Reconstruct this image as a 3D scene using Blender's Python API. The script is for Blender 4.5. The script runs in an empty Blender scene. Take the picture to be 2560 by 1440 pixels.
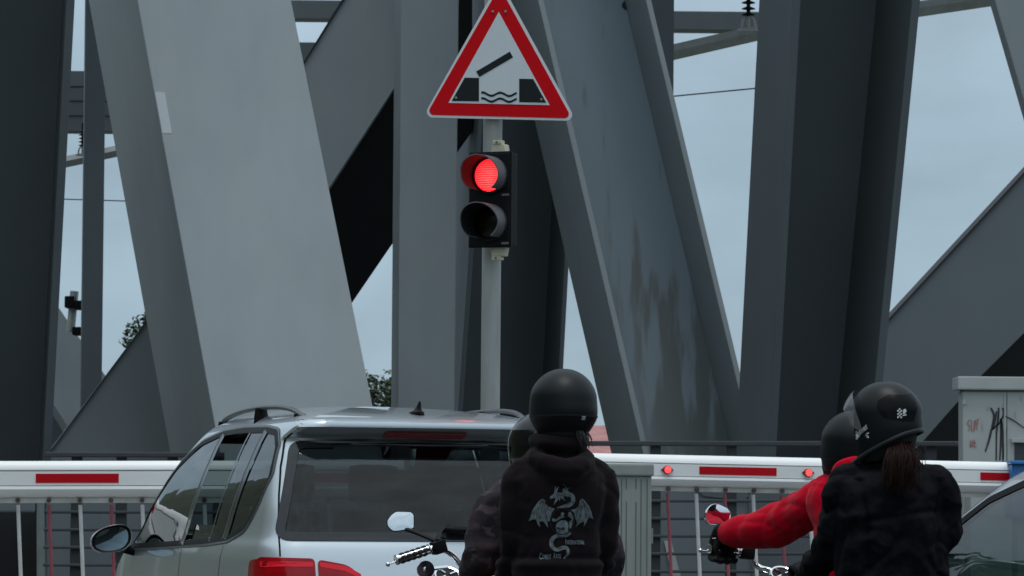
import bpy, bmesh, math, random
from mathutils import Vector, Matrix, Euler, noise
from mathutils.bvhtree import BVHTree
R = math.radians
random.seed(7)
C = bpy.context.scene.collection
sc = bpy.context.scene

# ---------------------------------------------------------------- camera
FPX, CH = 8820.0, 1.2                       # focal length in photo pixels, eye height
cd = bpy.data.cameras.new('camera'); cam = bpy.data.objects.new('camera', cd); C.objects.link(cam)
cd.sensor_width = 36.0; cd.lens = 36.0*FPX/2560.0; cd.clip_start = 0.1; cd.clip_end = 6000
PITCH, ROLL = math.atan((1290-720)/FPX), R(0.45)
cam.matrix_world = Matrix.Translation((0, 0, CH)) @ Matrix.Rotation(R(90)+PITCH, 4, 'X') @ Matrix.Rotation(ROLL, 4, 'Z')
cam_m3 = cam.matrix_world.to_3x3()
sc.camera = cam
cd.dof.use_dof = True; cd.dof.focus_distance = 17.0; cd.dof.aperture_fstop = 14.0
CAMO = Vector((0, 0, CH))
def ray(px, py): return cam_m3 @ Vector(((px-1280)/FPX, (720-py)/FPX, -1.0))
def U(px, py, y):
    d = ray(px, py); return CAMO + d*(y/d.y)

# ---------------------------------------------------------------- world and light
SUN_EL, SUN_AZ = R(80), R(175)              # azimuth from +Y clockwise: very high, behind the camera, to the left
w = bpy.data.worlds.new('World'); sc.world = w; w.use_nodes = True
nt = w.node_tree; nt.nodes.clear()
def N(t, **k):
    n = nt.nodes.new(t)
    for a, b in k.items(): setattr(n, a, b)
    return n
out = N('ShaderNodeOutputWorld'); bg = N('ShaderNodeBackground'); nt.links.new(bg.outputs[0], out.inputs[0])
sky = N('ShaderNodeTexSky', sky_type='NISHITA', sun_disc=False); sky.sun_elevation = SUN_EL; sky.sun_rotation = SUN_AZ
tc = N('ShaderNodeTexCoord'); sep = N('ShaderNodeSeparateXYZ'); nt.links.new(tc.outputs['Generated'], sep.inputs[0])
ramp = N('ShaderNodeValToRGB'); nt.links.new(sep.outputs[2], ramp.inputs[0])
cr = ramp.color_ramp
cr.elements[0].position = 0.0; cr.elements[0].color = (0.345, 0.475, 0.58, 1)
cr.elements[1].position = 1.0; cr.elements[1].color = (1.06, 1.22, 1.33, 1)
e = cr.elements.new(0.11); e.color = (0.375, 0.505, 0.61, 1)
e = cr.elements.new(0.3); e.color = (0.635, 0.76, 0.855, 1)
nz = N('ShaderNodeTexNoise'); nz.inputs['Scale'].default_value = 11.0; nz.inputs['Detail'].default_value = 5
mp = N('ShaderNodeMapping'); mp.inputs['Scale'].default_value = (1, 1, 2.2)
nt.links.new(tc.outputs['Generated'], mp.inputs[0]); nt.links.new(mp.outputs[0], nz.inputs['Vector'])
mr = N('ShaderNodeMapRange'); mr.inputs[1].default_value = .3; mr.inputs[2].default_value = .7; mr.inputs[3].default_value = 8.4; mr.inputs[4].default_value = 11.4
nt.links.new(nz.outputs[0], mr.inputs[0])
cm = N('ShaderNodeVectorMath', operation='SCALE'); nt.links.new(ramp.outputs[0], cm.inputs[0]); nt.links.new(mr.outputs[0], cm.inputs['Scale'])
mx = N('ShaderNodeMix', data_type='RGBA'); mx.inputs[0].default_value = 0.12
nt.links.new(cm.outputs[0], mx.inputs[6]); nt.links.new(sky.outputs[0], mx.inputs[7])
nt.links.new(mx.outputs[2], bg.inputs[0]); bg.inputs[1].default_value = 0.098
sl = bpy.data.lights.new('sun', 'SUN'); so = bpy.data.objects.new('sun', sl); C.objects.link(so)
sl.energy = 1.15; sl.angle = R(22); sl.color = (1, .98, .95)
sd = Vector((math.sin(SUN_AZ)*math.cos(SUN_EL), math.cos(SUN_AZ)*math.cos(SUN_EL), math.sin(SUN_EL)))
so.rotation_euler = sd.to_track_quat('Z', 'Y').to_euler(); so.location = sd*60
vs = sc.view_settings; vs.view_transform = 'Standard'; vs.look = 'None'; vs.exposure = 0.0; vs.gamma = 1.0
sc.display_settings.display_device = 'sRGB'
sc.cycles.use_denoising = True
sc.cycles.max_bounces = 8; sc.cycles.transparent_max_bounces = 16

# ---------------------------------------------------------------- materials
def newmat(name):
    m = bpy.data.materials.new(name); m.use_nodes = True
    t = m.node_tree; b = t.nodes['Principled BSDF']; return m, t, b
def nd(t, ty, **k):
    n = t.nodes.new(ty)
    for a, b in k.items(): setattr(n, a, b)
    return n
def mat(name, col, rough=.5, metal=0., var=None, bump=None, coat=0., spec=.5, stretch=(1, 1, 1), col2=None, sheen=0., rvar=0.):
    """col blended towards col2 (or a darker tone) by noise; var=(scale, amount); bump=(scale, strength)"""
    m, t, b = newmat(name)
    b.inputs['Base Color'].default_value = (*col, 1); b.inputs['Roughness'].default_value = rough
    b.inputs['Metallic'].default_value = metal; b.inputs['Coat Weight'].default_value = coat
    b.inputs['Coat Roughness'].default_value = .04; b.inputs['Specular IOR Level'].default_value = spec
    if sheen: b.inputs['Sheen Weight'].default_value = sheen; b.inputs['Sheen Roughness'].default_value = .4
    tcn = nd(t, 'ShaderNodeTexCoord'); mpn = nd(t, 'ShaderNodeMapping'); mpn.inputs['Scale'].default_value = stretch
    t.links.new(tcn.outputs['Object'], mpn.inputs[0])
    if var:
        n = nd(t, 'ShaderNodeTexNoise'); n.inputs['Scale'].default_value = var[0]; n.inputs['Detail'].default_value = 6; n.inputs['Roughness'].default_value = .62
        t.links.new(mpn.outputs[0], n.inputs['Vector'])
        r = nd(t, 'ShaderNodeMapRange'); r.inputs[1].default_value = .32; r.inputs[2].default_value = .68
        t.links.new(n.outputs[0], r.inputs[0])
        x = nd(t, 'ShaderNodeMix', data_type='RGBA'); t.links.new(r.outputs[0], x.inputs[0])
        c2 = col2 or tuple(c*(1-var[1]) for c in col)
        x.inputs[6].default_value = (*col, 1); x.inputs[7].default_value = (*c2, 1)
        t.links.new(x.outputs[2], b.inputs['Base Color'])
        if rvar:
            q = nd(t, 'ShaderNodeMapRange'); q.inputs[3].default_value = rough-rvar; q.inputs[4].default_value = rough+rvar
            t.links.new(r.outputs[0], q.inputs[0]); t.links.new(q.outputs[0], b.inputs['Roughness'])
    if bump:
        n2 = nd(t, 'ShaderNodeTexNoise'); n2.inputs['Scale'].default_value = bump[0]; n2.inputs['Detail'].default_value = 4
        t.links.new(mpn.outputs[0], n2.inputs['Vector'])
        bp = nd(t, 'ShaderNodeBump'); bp.inputs['Strength'].default_value = bump[1]; bp.inputs['Distance'].default_value = .01
        t.links.new(n2.outputs[0], bp.inputs['Height']); t.links.new(bp.outputs[0], b.inputs['Normal'])
    return m
def emis(name, col, strength, base=None):
    m, t, b = newmat(name); b.inputs['Base Color'].default_value = (*(base or col), 1)
    b.inputs['Emission Color'].default_value = (*col, 1); b.inputs['Emission Strength'].default_value = strength
    b.inputs['Roughness'].default_value = .3
    return m
def glass(name, tint, refl=1.0, rough=.01):
    m = bpy.data.materials.new(name); m.use_nodes = True; t = m.node_tree; t.nodes.clear()
    o = nd(t, 'ShaderNodeOutputMaterial'); x = nd(t, 'ShaderNodeMixShader'); tr = nd(t, 'ShaderNodeBsdfTransparent'); g = nd(t, 'ShaderNodeBsdfGlossy')
    tr.inputs[0].default_value = (*tint, 1); g.inputs['Roughness'].default_value = rough; g.inputs[0].default_value = (refl, refl, refl, 1)
    lw = nd(t, 'ShaderNodeLayerWeight'); lw.inputs[0].default_value = .5; p5_ = nd(t, 'ShaderNodeMath', operation='POWER'); p5_.inputs[1].default_value = 5; t.links.new(lw.outputs['Facing'], p5_.inputs[0])
    f = nd(t, 'ShaderNodeMapRange'); f.inputs[3].default_value = .042; f.inputs[4].default_value = 1.; t.links.new(p5_.outputs[0], f.inputs[0])
    t.links.new(f.outputs[0], x.inputs[0]); t.links.new(tr.outputs[0], x.inputs[1]); t.links.new(g.outputs[0], x.inputs[2]); t.links.new(x.outputs[0], o.inputs[0])
    return m
def steel(name, col, streak=.10, rough=.55):
    """weathered bridge paint: soft cloudy tone, thin vertical run marks, faint brush of dirt"""
    m, t, b = newmat(name)
    b.inputs['Roughness'].default_value = rough; b.inputs['Specular IOR Level'].default_value = .35
    g = nd(t, 'ShaderNodeNewGeometry')
    def nz(scale, sx, det=5):
        mp = nd(t, 'ShaderNodeMapping'); mp.inputs['Scale'].default_value = sx; t.links.new(g.outputs['Position'], mp.inputs[0])
        n = nd(t, 'ShaderNodeTexNoise'); n.inputs['Scale'].default_value = scale; n.inputs['Detail'].default_value = det; t.links.new(mp.outputs[0], n.inputs['Vector'])
        r = nd(t, 'ShaderNodeMapRange'); r.inputs[1].default_value = .3; r.inputs[2].default_value = .7; t.links.new(n.outputs[0], r.inputs[0]); return r.outputs[0]
    def mixc(f, a, bcol, amt):
        k = nd(t, 'ShaderNodeMath', operation='MULTIPLY'); t.links.new(f, k.inputs[0]); k.inputs[1].default_value = amt
        x = nd(t, 'ShaderNodeMix', data_type='RGBA'); t.links.new(k.outputs[0], x.inputs[0])
        if isinstance(a, tuple): x.inputs[6].default_value = (*a, 1)
        else: t.links.new(a, x.inputs[6])
        x.inputs[7].default_value = (*bcol, 1); return x.outputs[2]
    c = mixc(nz(.9, (1, 1, 1)), col, tuple(v*.86 for v in col), 1.0)
    c = mixc(nz(7, (1, 1, .06)), c, tuple(v*.72 for v in col), streak*2.2)
    c = mixc(nz(2.3, (1, 1, .45), 8), c, (col[0]*1.12, col[1]*1.08, col[2]*1.02), .35)
    t.links.new(c, b.inputs['Base Color'])
    return m
M = {}
M['steel_light'] = steel('grey steel lit tone', (.366, .408, .427))  # lit and shaded tones of one bridge paint, set member by member
M['steel_mid'] = steel('grey steel half-lit tone', (.236, .272, .286))
M['steel_slate'] = steel('grey steel shaded tone', (.154, .18, .194))
M['steel_soft'] = steel('grey steel soft-lit tone', (.29, .33, .348))
M['steel_deep'] = steel('grey steel deeper shaded tone', (.115, .140, .152))
M['steel_dark'] = steel('grey steel dark shaded tone', (.104, .123, .134))
M['shade_black'] = steel('steel with deep shade painted in', (.018, .02, .022))  # near black: deep shade put into the colour
M['galv'] = mat('galvanised steel', (.46, .48, .48), .55, .1, var=(6, .25), stretch=(1, 1, .15), col2=(.36, .36, .34))
M['galv_pole'] = mat('weathered pole paint', (.36, .385, .38), .6, 0, var=(5, .3), stretch=(2, 2, .25), col2=(.27, .275, .255))
M['white_alu'] = mat('white barrier paint', (.85, .86, .85), .4, 0, var=(3, .07), stretch=(.5, 1, 1))
M['white_dirty'] = mat('dirty white paint', (.62, .62, .59), .5, 0, var=(5, .3), col2=(.40, .38, .34))
M['joint_line'] = mat('dirt in barrier joint', (.28, .27, .24), .7)
M['red_foil'] = mat('red reflective foil', (.54, .003, .012), .5, 0, var=(60, .15), spec=.15)
M['picket_red'] = mat('faded red picket paint', (.33, .075, .10), .5, 0, var=(9, .25))
M['picket_white'] = mat('picket white paint', (.66, .68, .66), .5, 0, var=(9, .2))
M['rust_peg'] = mat('rusty picket pin', (.13, .09, .07), .8, 0, var=(40, .5))
M['sign_white'] = mat('sign white sheeting', (.56, .61, .63), .45, 0, var=(4, .05))
M['sign_edge'] = mat('sign pale border', (.60, .62, .64), .45)
M['sign_red'] = mat('sign red sheeting', (.56, .001, .006), .55, 0, var=(5, .08), spec=.12)
M['sign_black'] = mat('sign black print', (.008, .012, .014), .6, spec=.2)
M['bolt'] = mat('dull zinc bolt', (.20, .20, .20), .5, .5)
M['blk_plastic'] = mat('black plastic housing', (.006, .007, .0085), .55, 0, var=(30, .2), spec=.15)
M['hood_in'] = mat('black hood lining', (.014, .014, .015), .6, spec=.15)
M['hood_grey'] = mat('signal hood with sky light painted in', (.105, .105, .115), .5, 0, var=(12, .3))  # lighter grey paints in the sky light on the hood's outside
M['cream'] = mat('cream plastic bracket', (.56, .53, .40), .5, 0, var=(10, .2))
M['lens_off'] = mat('dark amber lens', (.007, .0045, .003), .3, spec=.2)
M['cab_grey'] = mat('grey utility cabinet', (.40, .425, .415), .55, 0, var=(2.2, .12), bump=(90, .08), col2=(.34, .36, .345))
M['cab_lid'] = mat('grey cabinet lid', (.40, .42, .41), .55, 0, var=(3, .15))
M['jamb'] = mat('pale concrete edge', (.22, .26, .26), .7, 0, var=(3, .3))
M['cab_green'] = mat('pale green grey cabinet', (.31, .335, .318), .6, 0, var=(4, .2), stretch=(1, 1, .3), col2=(.235, .26, .24))
M['groove'] = mat('shadowed cabinet louvre paint', (.13, .15, .13), .8)
M['graf_black'] = mat('black spray paint', (.03, .03, .035), .6)
M['graf_red'] = mat('faded red marker', (.36, .17, .15), .6)
M['graf_grey'] = mat('faint grey spray', (.30, .31, .31), .6)
M['blue'] = mat('blue plastic', (.035, .20, .52), .45, 0, var=(6, .15))
M['rail'] = mat('dark railing paint', (.048, .054, .060), .5, 0, var=(6, .2))
M['asphalt'] = mat('asphalt', (.05, .05, .052), .85, 0, var=(3, .25), bump=(180, .4))
M['pave'] = mat('paving slabs', (.22, .22, .21), .8, 0, var=(2, .2), bump=(90, .2))
M['kerb'] = mat('kerb concrete', (.30, .30, .29), .8, 0, var=(3, .2))
M['mark'] = mat('road marking', (.7, .7, .68), .6, 0, var=(9, .2))
M['earth'] = mat('rough ground', (.07, .085, .05), .95, 0, var=(.4, .4), bump=(3, .5))
M['plinth'] = steel('concrete grey abutment paint', (.14, .168, .182), .2)

# ---------------------------------------------------------------- object helpers
def link(name, me, parent=None, mw=None):
    o = bpy.data.objects.new(name, me); C.objects.link(o)
    if parent: o.parent = parent
    return o
def root_inv(parent):
    if parent is None: return Matrix.Identity(4)
    m = Matrix.LocRotScale(parent.location, parent.rotation_euler, parent.scale)
    return m.inverted()
def obj(name, bm, material, parent=None, smooth=False, world=False, mats=None, top=None):
    """links bm as ONE mesh; world=True means vertices are in world space (top = thing's Empty, for sub-parts)"""
    if world: bm.transform(root_inv(top or parent))
    bmesh.ops.recalc_face_normals(bm, faces=bm.faces[:])
    me = bpy.data.meshes.new(name); bm.to_mesh(me); bm.free()
    for mm in (mats or [material]): me.materials.append(M[mm] if isinstance(mm, str) else mm)
    if smooth:
        for p in me.polygons: p.use_smooth = True
        if smooth != True: me.set_sharp_from_angle(angle=R(smooth))
    return link(name, me, parent)
def thing(name, label, cat, loc=(0, 0, 0), rz=0., group=None):
    o = bpy.data.objects.new(name, None); C.objects.link(o); o.empty_display_size = .2
    o.location = loc; o.rotation_euler = (0, 0, rz); o['label'] = label; o['category'] = cat
    if group: o['group'] = group
    return o
def tag(o, label, cat, group=None):
    o['label'] = label; o['category'] = cat
    if group: o['group'] = group
    return o
def struct(o, kind='structure'): o['kind'] = kind; return o
def box(bm, x0, x1, y0, y1, z0, z1, bev=0.):
    r = bmesh.ops.create_cube(bm, size=1.0, matrix=Matrix.LocRotScale(((x0+x1)/2, (y0+y1)/2, (z0+z1)/2), None, (abs(x1-x0), abs(y1-y0), abs(z1-z0))))
    if bev:
        es = list({e for v in r['verts'] for e in v.link_edges})
        bmesh.ops.bevel(bm, geom=es, offset=bev, segments=2, profile=.7, affect='EDGES')
    return r['verts']
def prism(bm, pts, vec, bev=0.):
    """solid from a planar polygon of 3D points and an extrusion vector"""
    a = [bm.verts.new(p) for p in pts]; b = [bm.verts.new(Vector(p)+Vector(vec)) for p in pts]
    n = len(a); fs = [bm.faces.new(a), bm.faces.new(b[::-1])]
    for i in range(n): fs.append(bm.faces.new((a[(i+1) % n], a[i], b[i], b[(i+1) % n])))
    if bev:
        es = list({e for f in fs for e in f.edges}); bmesh.ops.bevel(bm, geom=es, offset=bev, segments=2, profile=.6, affect='EDGES')
    return fs
def frame_of(d):
    d = d.normalized(); a = Vector((0, 0, 1)) if abs(d.z) < .9 else Vector((1, 0, 0))
    s = d.cross(a).normalized(); return s, s.cross(d).normalized()
def tube(bm, pts, rad, seg=12, flat=(1., 1.), cap=True, up=None):
    """swept tube, rad number or list; flat scales the two cross axes"""
    pts = [Vector(p) for p in pts]; n = len(pts)
    rs = rad if isinstance(rad, (list, tuple)) else [rad]*n
    rings = []; ps = None
    for i, p in enumerate(pts):
        d = (pts[min(i+1, n-1)]-pts[max(i-1, 0)]).normalized()
        if ps is None:
            s, u = frame_of(d)
            if up is not None: s = d.cross(Vector(up)).normalized(); u = s.cross(d).normalized()
        else:
            s = (ps - d*ps.dot(d)).normalized(); u = s.cross(d).normalized()
        ps = s
        rings.append([bm.verts.new(p + (s*math.cos(2*math.pi*k/seg)*flat[0] + u*math.sin(2*math.pi*k/seg)*flat[1])*rs[i]) for k in range(seg)])
    for a, b in zip(rings, rings[1:]):
        for k in range(seg): bm.faces.new((a[k], a[(k+1) % seg], b[(k+1) % seg], b[k]))
    if cap: bm.faces.new(rings[0][::-1]); bm.faces.new(rings[-1])
    return rings
def smooth_pts(pts, n=6):
    pts = [Vector(p) for p in pts]; o = []
    for i in range(len(pts)-1):
        p0, p1, p2, p3 = pts[max(i-1, 0)], pts[i], pts[i+1], pts[min(i+2, len(pts)-1)]
        for k in range(n):
            t = k/n
            o.append(.5*((2*p1)+(p2-p0)*t+(2*p0-5*p1+4*p2-p3)*t*t+(3*p1-p0-3*p2+p3)*t**3))
    o.append(pts[-1]); return o
def lathe(bm, prof, mtx=None, seg=32):
    """prof [(r, h)] turned round local Z, placed by mtx"""
    mtx = mtx or Matrix.Identity(4); rings = []
    for r, h in prof:
        if r < 1e-6: rings.append([bm.verts.new(mtx @ Vector((0, 0, h)))])
        else: rings.append([bm.verts.new(mtx @ Vector((r*math.cos(2*math.pi*k/seg), r*math.sin(2*math.pi*k/seg), h))) for k in range(seg)])
    for a, b in zip(rings, rings[1:]):
        if len(a) == 1 and len(b) == 1: continue
        for k in range(seg):
            j = (k+1) % seg
            if len(a) == 1: bm.faces.new((a[0], b[k], b[j]))
            elif len(b) == 1: bm.faces.new((a[k], a[j], b[0]))
            else: bm.faces.new((a[k], a[j], b[j], b[k]))
def orient(loc, zdir, up=(0, 0, 1)):
    z = Vector(zdir).normalized(); u = Vector(up)
    if abs(z.dot(u)) > .98: u = Vector((0, 1, 0))
    x = u.cross(z).normalized(); y = z.cross(x)
    m = Matrix((x, y, z)).transposed().to_4x4(); m.translation = loc; return m
class Plane:
    """a real plane in the scene: through a seen point at distance y, turned by yaw (to the right) and tilted up"""
    def __init__(s, px, py, y, yaw=0., tilt=0.):
        s.p = U(px, py, y); a, t = R(yaw), R(tilt)
        s.n = Vector((math.sin(a)*math.cos(t), -math.cos(a)*math.cos(t), math.sin(t)))
    def hit(s, px, py, off=0.):
        d = ray(px, py); k = (s.p - s.n*(-off) - CAMO).dot(s.n)/d.dot(s.n); return CAMO + d*k
def lerp(a, b, t): return a+(b-a)*t
def edge(l, y):                              # x on the line l=((x0,y0),(x1,y1)) at height y
    (x0, y0), (x1, y1) = l; return x0+(x1-x0)*(y-y0)/(y1-y0)
# ================================================================ the setting
bm = bmesh.new(); bmesh.ops.create_grid(bm, x_segments=40, y_segments=40, size=1500)
struct(obj('ground', bm, 'earth'))
HD = R(15)                                   # the road's heading, turned to the left of the view
fwd = Vector((-math.sin(HD), math.cos(HD), 0)); rgt = Vector((math.cos(HD), math.sin(HD), 0))
RC = Vector((.5, 18, 0))
def road_rect(bm, u0, u1, v0, v1, z0, z1):
    pts = [RC+rgt*u0+fwd*v0, RC+rgt*u1+fwd*v0, RC+rgt*u1+fwd*v1, RC+rgt*u0+fwd*v1]
    prism(bm, [Vector((p.x, p.y, z1)) for p in pts], (0, 0, z0-z1))
def road_sheet(bm, u0, u1, v0, v1, z):
    bm.faces.new([bm.verts.new((*(RC+rgt*u+fwd*v).xy, z)) for u, v in ((u0, v0), (u1, v0), (u1, v1), (u0, v1))])
bm = bmesh.new(); road_sheet(bm, -4.2, 6.6, -80, 60, .004); struct(obj('road', bm, 'asphalt'))
bm = bmesh.new(); road_sheet(bm, -7.4, -4.2-.0, -80, 60, .10)
for a, b in ((-4.35, -4.2), (6.6, 6.75)): road_rect(bm, a, b, -80, 60, 0., .12)
struct(obj('kerb', bm, 'kerb'))
bm = bmesh.new(); road_rect(bm, 6.752, 11, -80, 60, 0., .11); struct(obj('pavement', bm, 'pave'))
bm = bmesh.new()
for k in range(12): road_sheet(bm, -.06, .06, -70+k*6, -67+k*6, .008)
road_sheet(bm, -4.0, 6.4, 6.6, 7.1, .008)
struct(obj('road_marking', bm, 'mark'))

# banks added out of the frame to darken side light and the cars' reflections
def added_bank(u0, u1, v0, v1, h):
    bm = bmesh.new(); n = 60
    for a, b, rev in ((v0, v1, 0),):
        L = []
        for k in range(n+1):
            v = lerp(a, b, k/n); row = []
            for j in range(9):
                t_ = j/8; u = lerp(u0, u1, t_); z = h*(.5-.5*math.cos(min(1, t_*1.9)*math.pi))+.18*noise.noise(Vector((u*.3, v*.3, 1)))*t_
                row.append(bm.verts.new((*(RC+rgt*u+fwd*v).xy, max(z, -.05))))
            L.append(row)
        for r0, r1 in zip(L, L[1:]):
            for j in range(8): bm.faces.new((r0[j], r0[j+1], r1[j+1], r1[j]))
    return struct(obj('unseen_bank', bm, 'earth', smooth=True))
added_bank(-7.6, -20, -60, 75, 9.0)
added_bank(12, 26, -60, -6, 5.0)

# ================================================================ the steel bridge: one thing, each member a part
bridge = thing('lift_bridge', 'grey steel lift bridge of huge slanting struts and uprights behind the barrier', 'bridge', (0, 34, 0))
def poly_part(name, px, plane, th, material, bev=.012, label=None):
    bm = bmesh.new(); prism(bm, [plane.hit(*q) for q in px], -plane.n*th, bev)
    o = obj(name, bm, material, bridge, world=True)
    if label: o['label'] = label
    return o
def box_strut(name, el, er, y0, y1, plane, th, material, label=None):
    px = [(edge(el, y0), y0), (edge(er, y0), y0), (edge(er, y1), y1), (edge(el, y1), y1)]
    return poly_part(name, px, plane, th, material, .012, label)
def h_strut(name, el, er, y0, y1, plane, depth, fl, material, web=.55, label=None, webmat=None):
    """H section: two flange plates standing off a recessed web; fl is the flange thickness in metres"""
    bm = bmesh.new()
    TL, TR, BR, BL = [plane.hit(edge(e, y), y) for e, y in ((el, y0), (er, y0), (er, y1), (el, y1))]
    rt = (TR-TL).normalized(); rb = (BR-BL).normalized(); back = -plane.n*depth
    prism(bm, [TL, TL+rt*fl, BL+rb*fl, BL], back, .008)
    prism(bm, [TR-rt*fl, TR, BR, BR-rb*fl], back, .008)
    o = obj(name, bm, material, bridge, world=True)
    if label: o['label'] = label
    bm = bmesh.new(); g = .002
    s = -plane.n*depth*web
    prism(bm, [TL+rt*(fl+g)+s, TR-rt*(fl+g)+s, BR-rb*(fl+g)+s, BL+rb*(fl+g)+s], -plane.n*.05)
    bm.transform(Matrix.Identity(4))
    return o, obj('web_plate', bm, webmat or material, o, world=True, top=bridge)
T, B = -1500, 1310
# dark leg at the left
h_strut('upright', ((-215, 0), (-330, 1150)), ((187, 0), (127, 1150)), T, B, Plane(50, 600, 32, 9, -14), 1.6, .075, 'steel_dark', .72, 'dark grey leg at the far left')
# big pale diagonal
box_strut('diagonal', ((343, 0), (533, 1040)), ((728, 0), (931, 1010)), T, B, Plane(640, 600, 33.5, 21, 10), 1.55, 'steel_light', 'broad pale grey box diagonal')
pC = Plane(640, 600, 33.5, 21, 10)
bm = bmesh.new(); prism(bm, [pC.hit(*q, .003) for q in ((387, 229), (412, 231), (430, 333), (406, 333))], -pC.n*.002)
obj('paint_patch', bm, mat('fresh pale paint', (.52, .56, .58), .5), bridge, world=True)
# low brace at the left and its tip flange
pD = Plane(280, 1000, 36.2, 6, 6)
poly_part('brace', [(110, 1143), (345, 830), (600, 490), (760, 760), (560, 1310), (110, 1310)], pD, .9, 'steel_mid', .01, 'triangular brace low at the left')
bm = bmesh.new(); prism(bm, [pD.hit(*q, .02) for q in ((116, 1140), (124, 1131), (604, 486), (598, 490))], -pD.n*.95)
obj('flange', bm, 'shade_black', bridge, world=True)
# thin far post
box_strut('upright', ((214, 0), (202, 1000)), ((266, 0), (254, 1000)), T, B, Plane(235, 500, 44, 8, 0), .5, 'steel_slate', 'thin grey post')
# pale far strut at the left edge
poly_part('diagonal', [(60, 640), (205, 855), (320, 1020), (250, 1190), (165, 1060), (40, 860)], Plane(160, 900, 46, 5, 14), .8, 'steel_light', .01, 'pale strut end')
poly_part('diagonal', [(60, 885), (165, 1060), (250, 1190), (60, 1190)], Plane(160, 1000, 46.9, 5, -5), .8, 'steel_slate', .01)
# beam rising to the right with a parallel beam behind it, its deep shade painted black
pE = Plane(880, 300, 37.5, 4, 2)
poly_part('diagonal', [(560, 478), (760, 160), (1420, -900), (1700, -880), (975, 235), (822, 470), (620, 780)], pE, .35, 'steel_soft', .01, 'grey diagonal rising to the right')
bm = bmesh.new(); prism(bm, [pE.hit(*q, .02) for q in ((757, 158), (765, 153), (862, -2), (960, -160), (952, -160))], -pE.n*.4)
obj('flange', bm, 'shade_black', bridge, world=True)
poly_part('diagonal', [(780, 440), (1000, 100), (1180, -150), (1180, 330), (975, 618), (880, 757), (780, 900)], Plane(900, 560, 38.4, 0, -24), .3, 'shade_black', .01, 'black diagonal in shade')
# middle upright
box_strut('upright', ((1003, 0), (994, 1025)), ((1147, 0), (1136, 1025)), T, B, Plane(1070, 500, 35, 5.5, 3), 1.05, 'steel_mid', 'mid grey upright beside the signal pole')
bm = bmesh.new(); prism(bm, [Plane(1155, 200, 39.3).hit(*q) for q in ((1140, -900), (1155, -900), (1160, 0), (1172, 100), (1150, 380), (1140, 400))], (0, .2, 0))
obj('fin_plate', bm, 'shade_black', bridge, world=True)
# dark leg behind the signal
h_strut('upright', ((1216, 0), (1147, 1000)), ((1457, 0), (1404, 1000)), T, B, Plane(1300, 600, 38, 9, -12), 1.5, .05, 'steel_slate', .66, 'dark leg behind the signal')
# stained slanting H strut right of the sign
pH = Plane(1600, 600, 34, 11, 7)
stained_web = h_strut('diagonal', ((1345, 0), (1600, 1100)), ((1628, 0), (1843, 900)), T, B, pH, 1.22, .055, 'steel_mid', .6, 'slanting strut with brown run stains')[1]
# far dark post beside it
box_strut('upright', ((1585, 0), (1583, 300)), ((1686, 0), (1684, 300)), T, B-150, Plane(1640, 200, 41, 14, -6), .8, 'steel_dark', 'dark far post')
# big dark leg at the right
h_strut('upright', ((1981, 0), (1922, 1100)), ((2301, 0), (2208, 950)), T, B, Plane(2100, 600, 31, 10, -14), 1.2, .075, 'steel_dark', .93, 'massive dark leg behind the red rider')
# brace rising at the right, one with its shade painted black under it
pG = Plane(2380, 800, 36, 4, 2)
poly_part('diagonal', [(2080, 958), (2222, 803), (2560, 435), (2960, 0), (2960, 460), (2560, 832), (2445, 947), (2310, 1100), (2180, 1240), (2080, 1240)], pG, .5, 'steel_deep', .01, 'grey brace rising behind the cabinet')
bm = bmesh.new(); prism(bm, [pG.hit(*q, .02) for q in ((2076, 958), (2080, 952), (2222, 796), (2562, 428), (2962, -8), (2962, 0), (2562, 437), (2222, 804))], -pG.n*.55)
obj('flange', bm, 'shade_black', bridge, world=True)
poly_part('diagonal', [(2250, 1130), (2460, 900), (3000, 380), (3000, 900), (2800, 1240), (2250, 1240)], Plane(2450, 1000, 37.2, 0, -15), .3, 'shade_black', .01, 'shaded black brace under the grey one')
box_strut('diagonal', ((2486, 0), (2566, 275)), ((2700, 0), (2790, 275)), T, 700, Plane(2530, 100, 39, 1, 4), .3, 'steel_mid', 'grey strut at the top right corner')
# far cross beams
for q, y in (([(560, -2), (1000, 2), (1000, 49), (560, 45)], 52), ([(640, 104), (900, 107), (900, 170), (640, 168)], 50), ([(1560, 26), (1960, 30), (1960, 77), (1560, 73)], 52), ([(60, 176), (330, 178), (330, 330), (60, 328)], 50)):
    poly_part('crossbeam', q, Plane(q[0][0], q[0][1], y, 0, -3), .6, 'steel_slate', .01)
bm = bmesh.new()
for yy in (216, 252, 289): prism(bm, [Plane(200, 200, 49.97).hit(*q) for q in ((60, yy-2), (330, yy), (330, yy+4), (60, yy+2))], (0, .01, 0))
obj('rib', bm, 'shade_black', bridge, world=True)
# unseen deck added over the frame to keep light off the legs' recessed webs
bm = bmesh.new(); prism(bm, [(-9, 37.2, 11.5), (11, 40.5, 11.5), (10, 48, 11.5), (-10, 45, 11.5)], (0, 0, 1.6), .02)
obj('shade_deck', bm, 'steel_slate', bridge, world=True)

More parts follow.
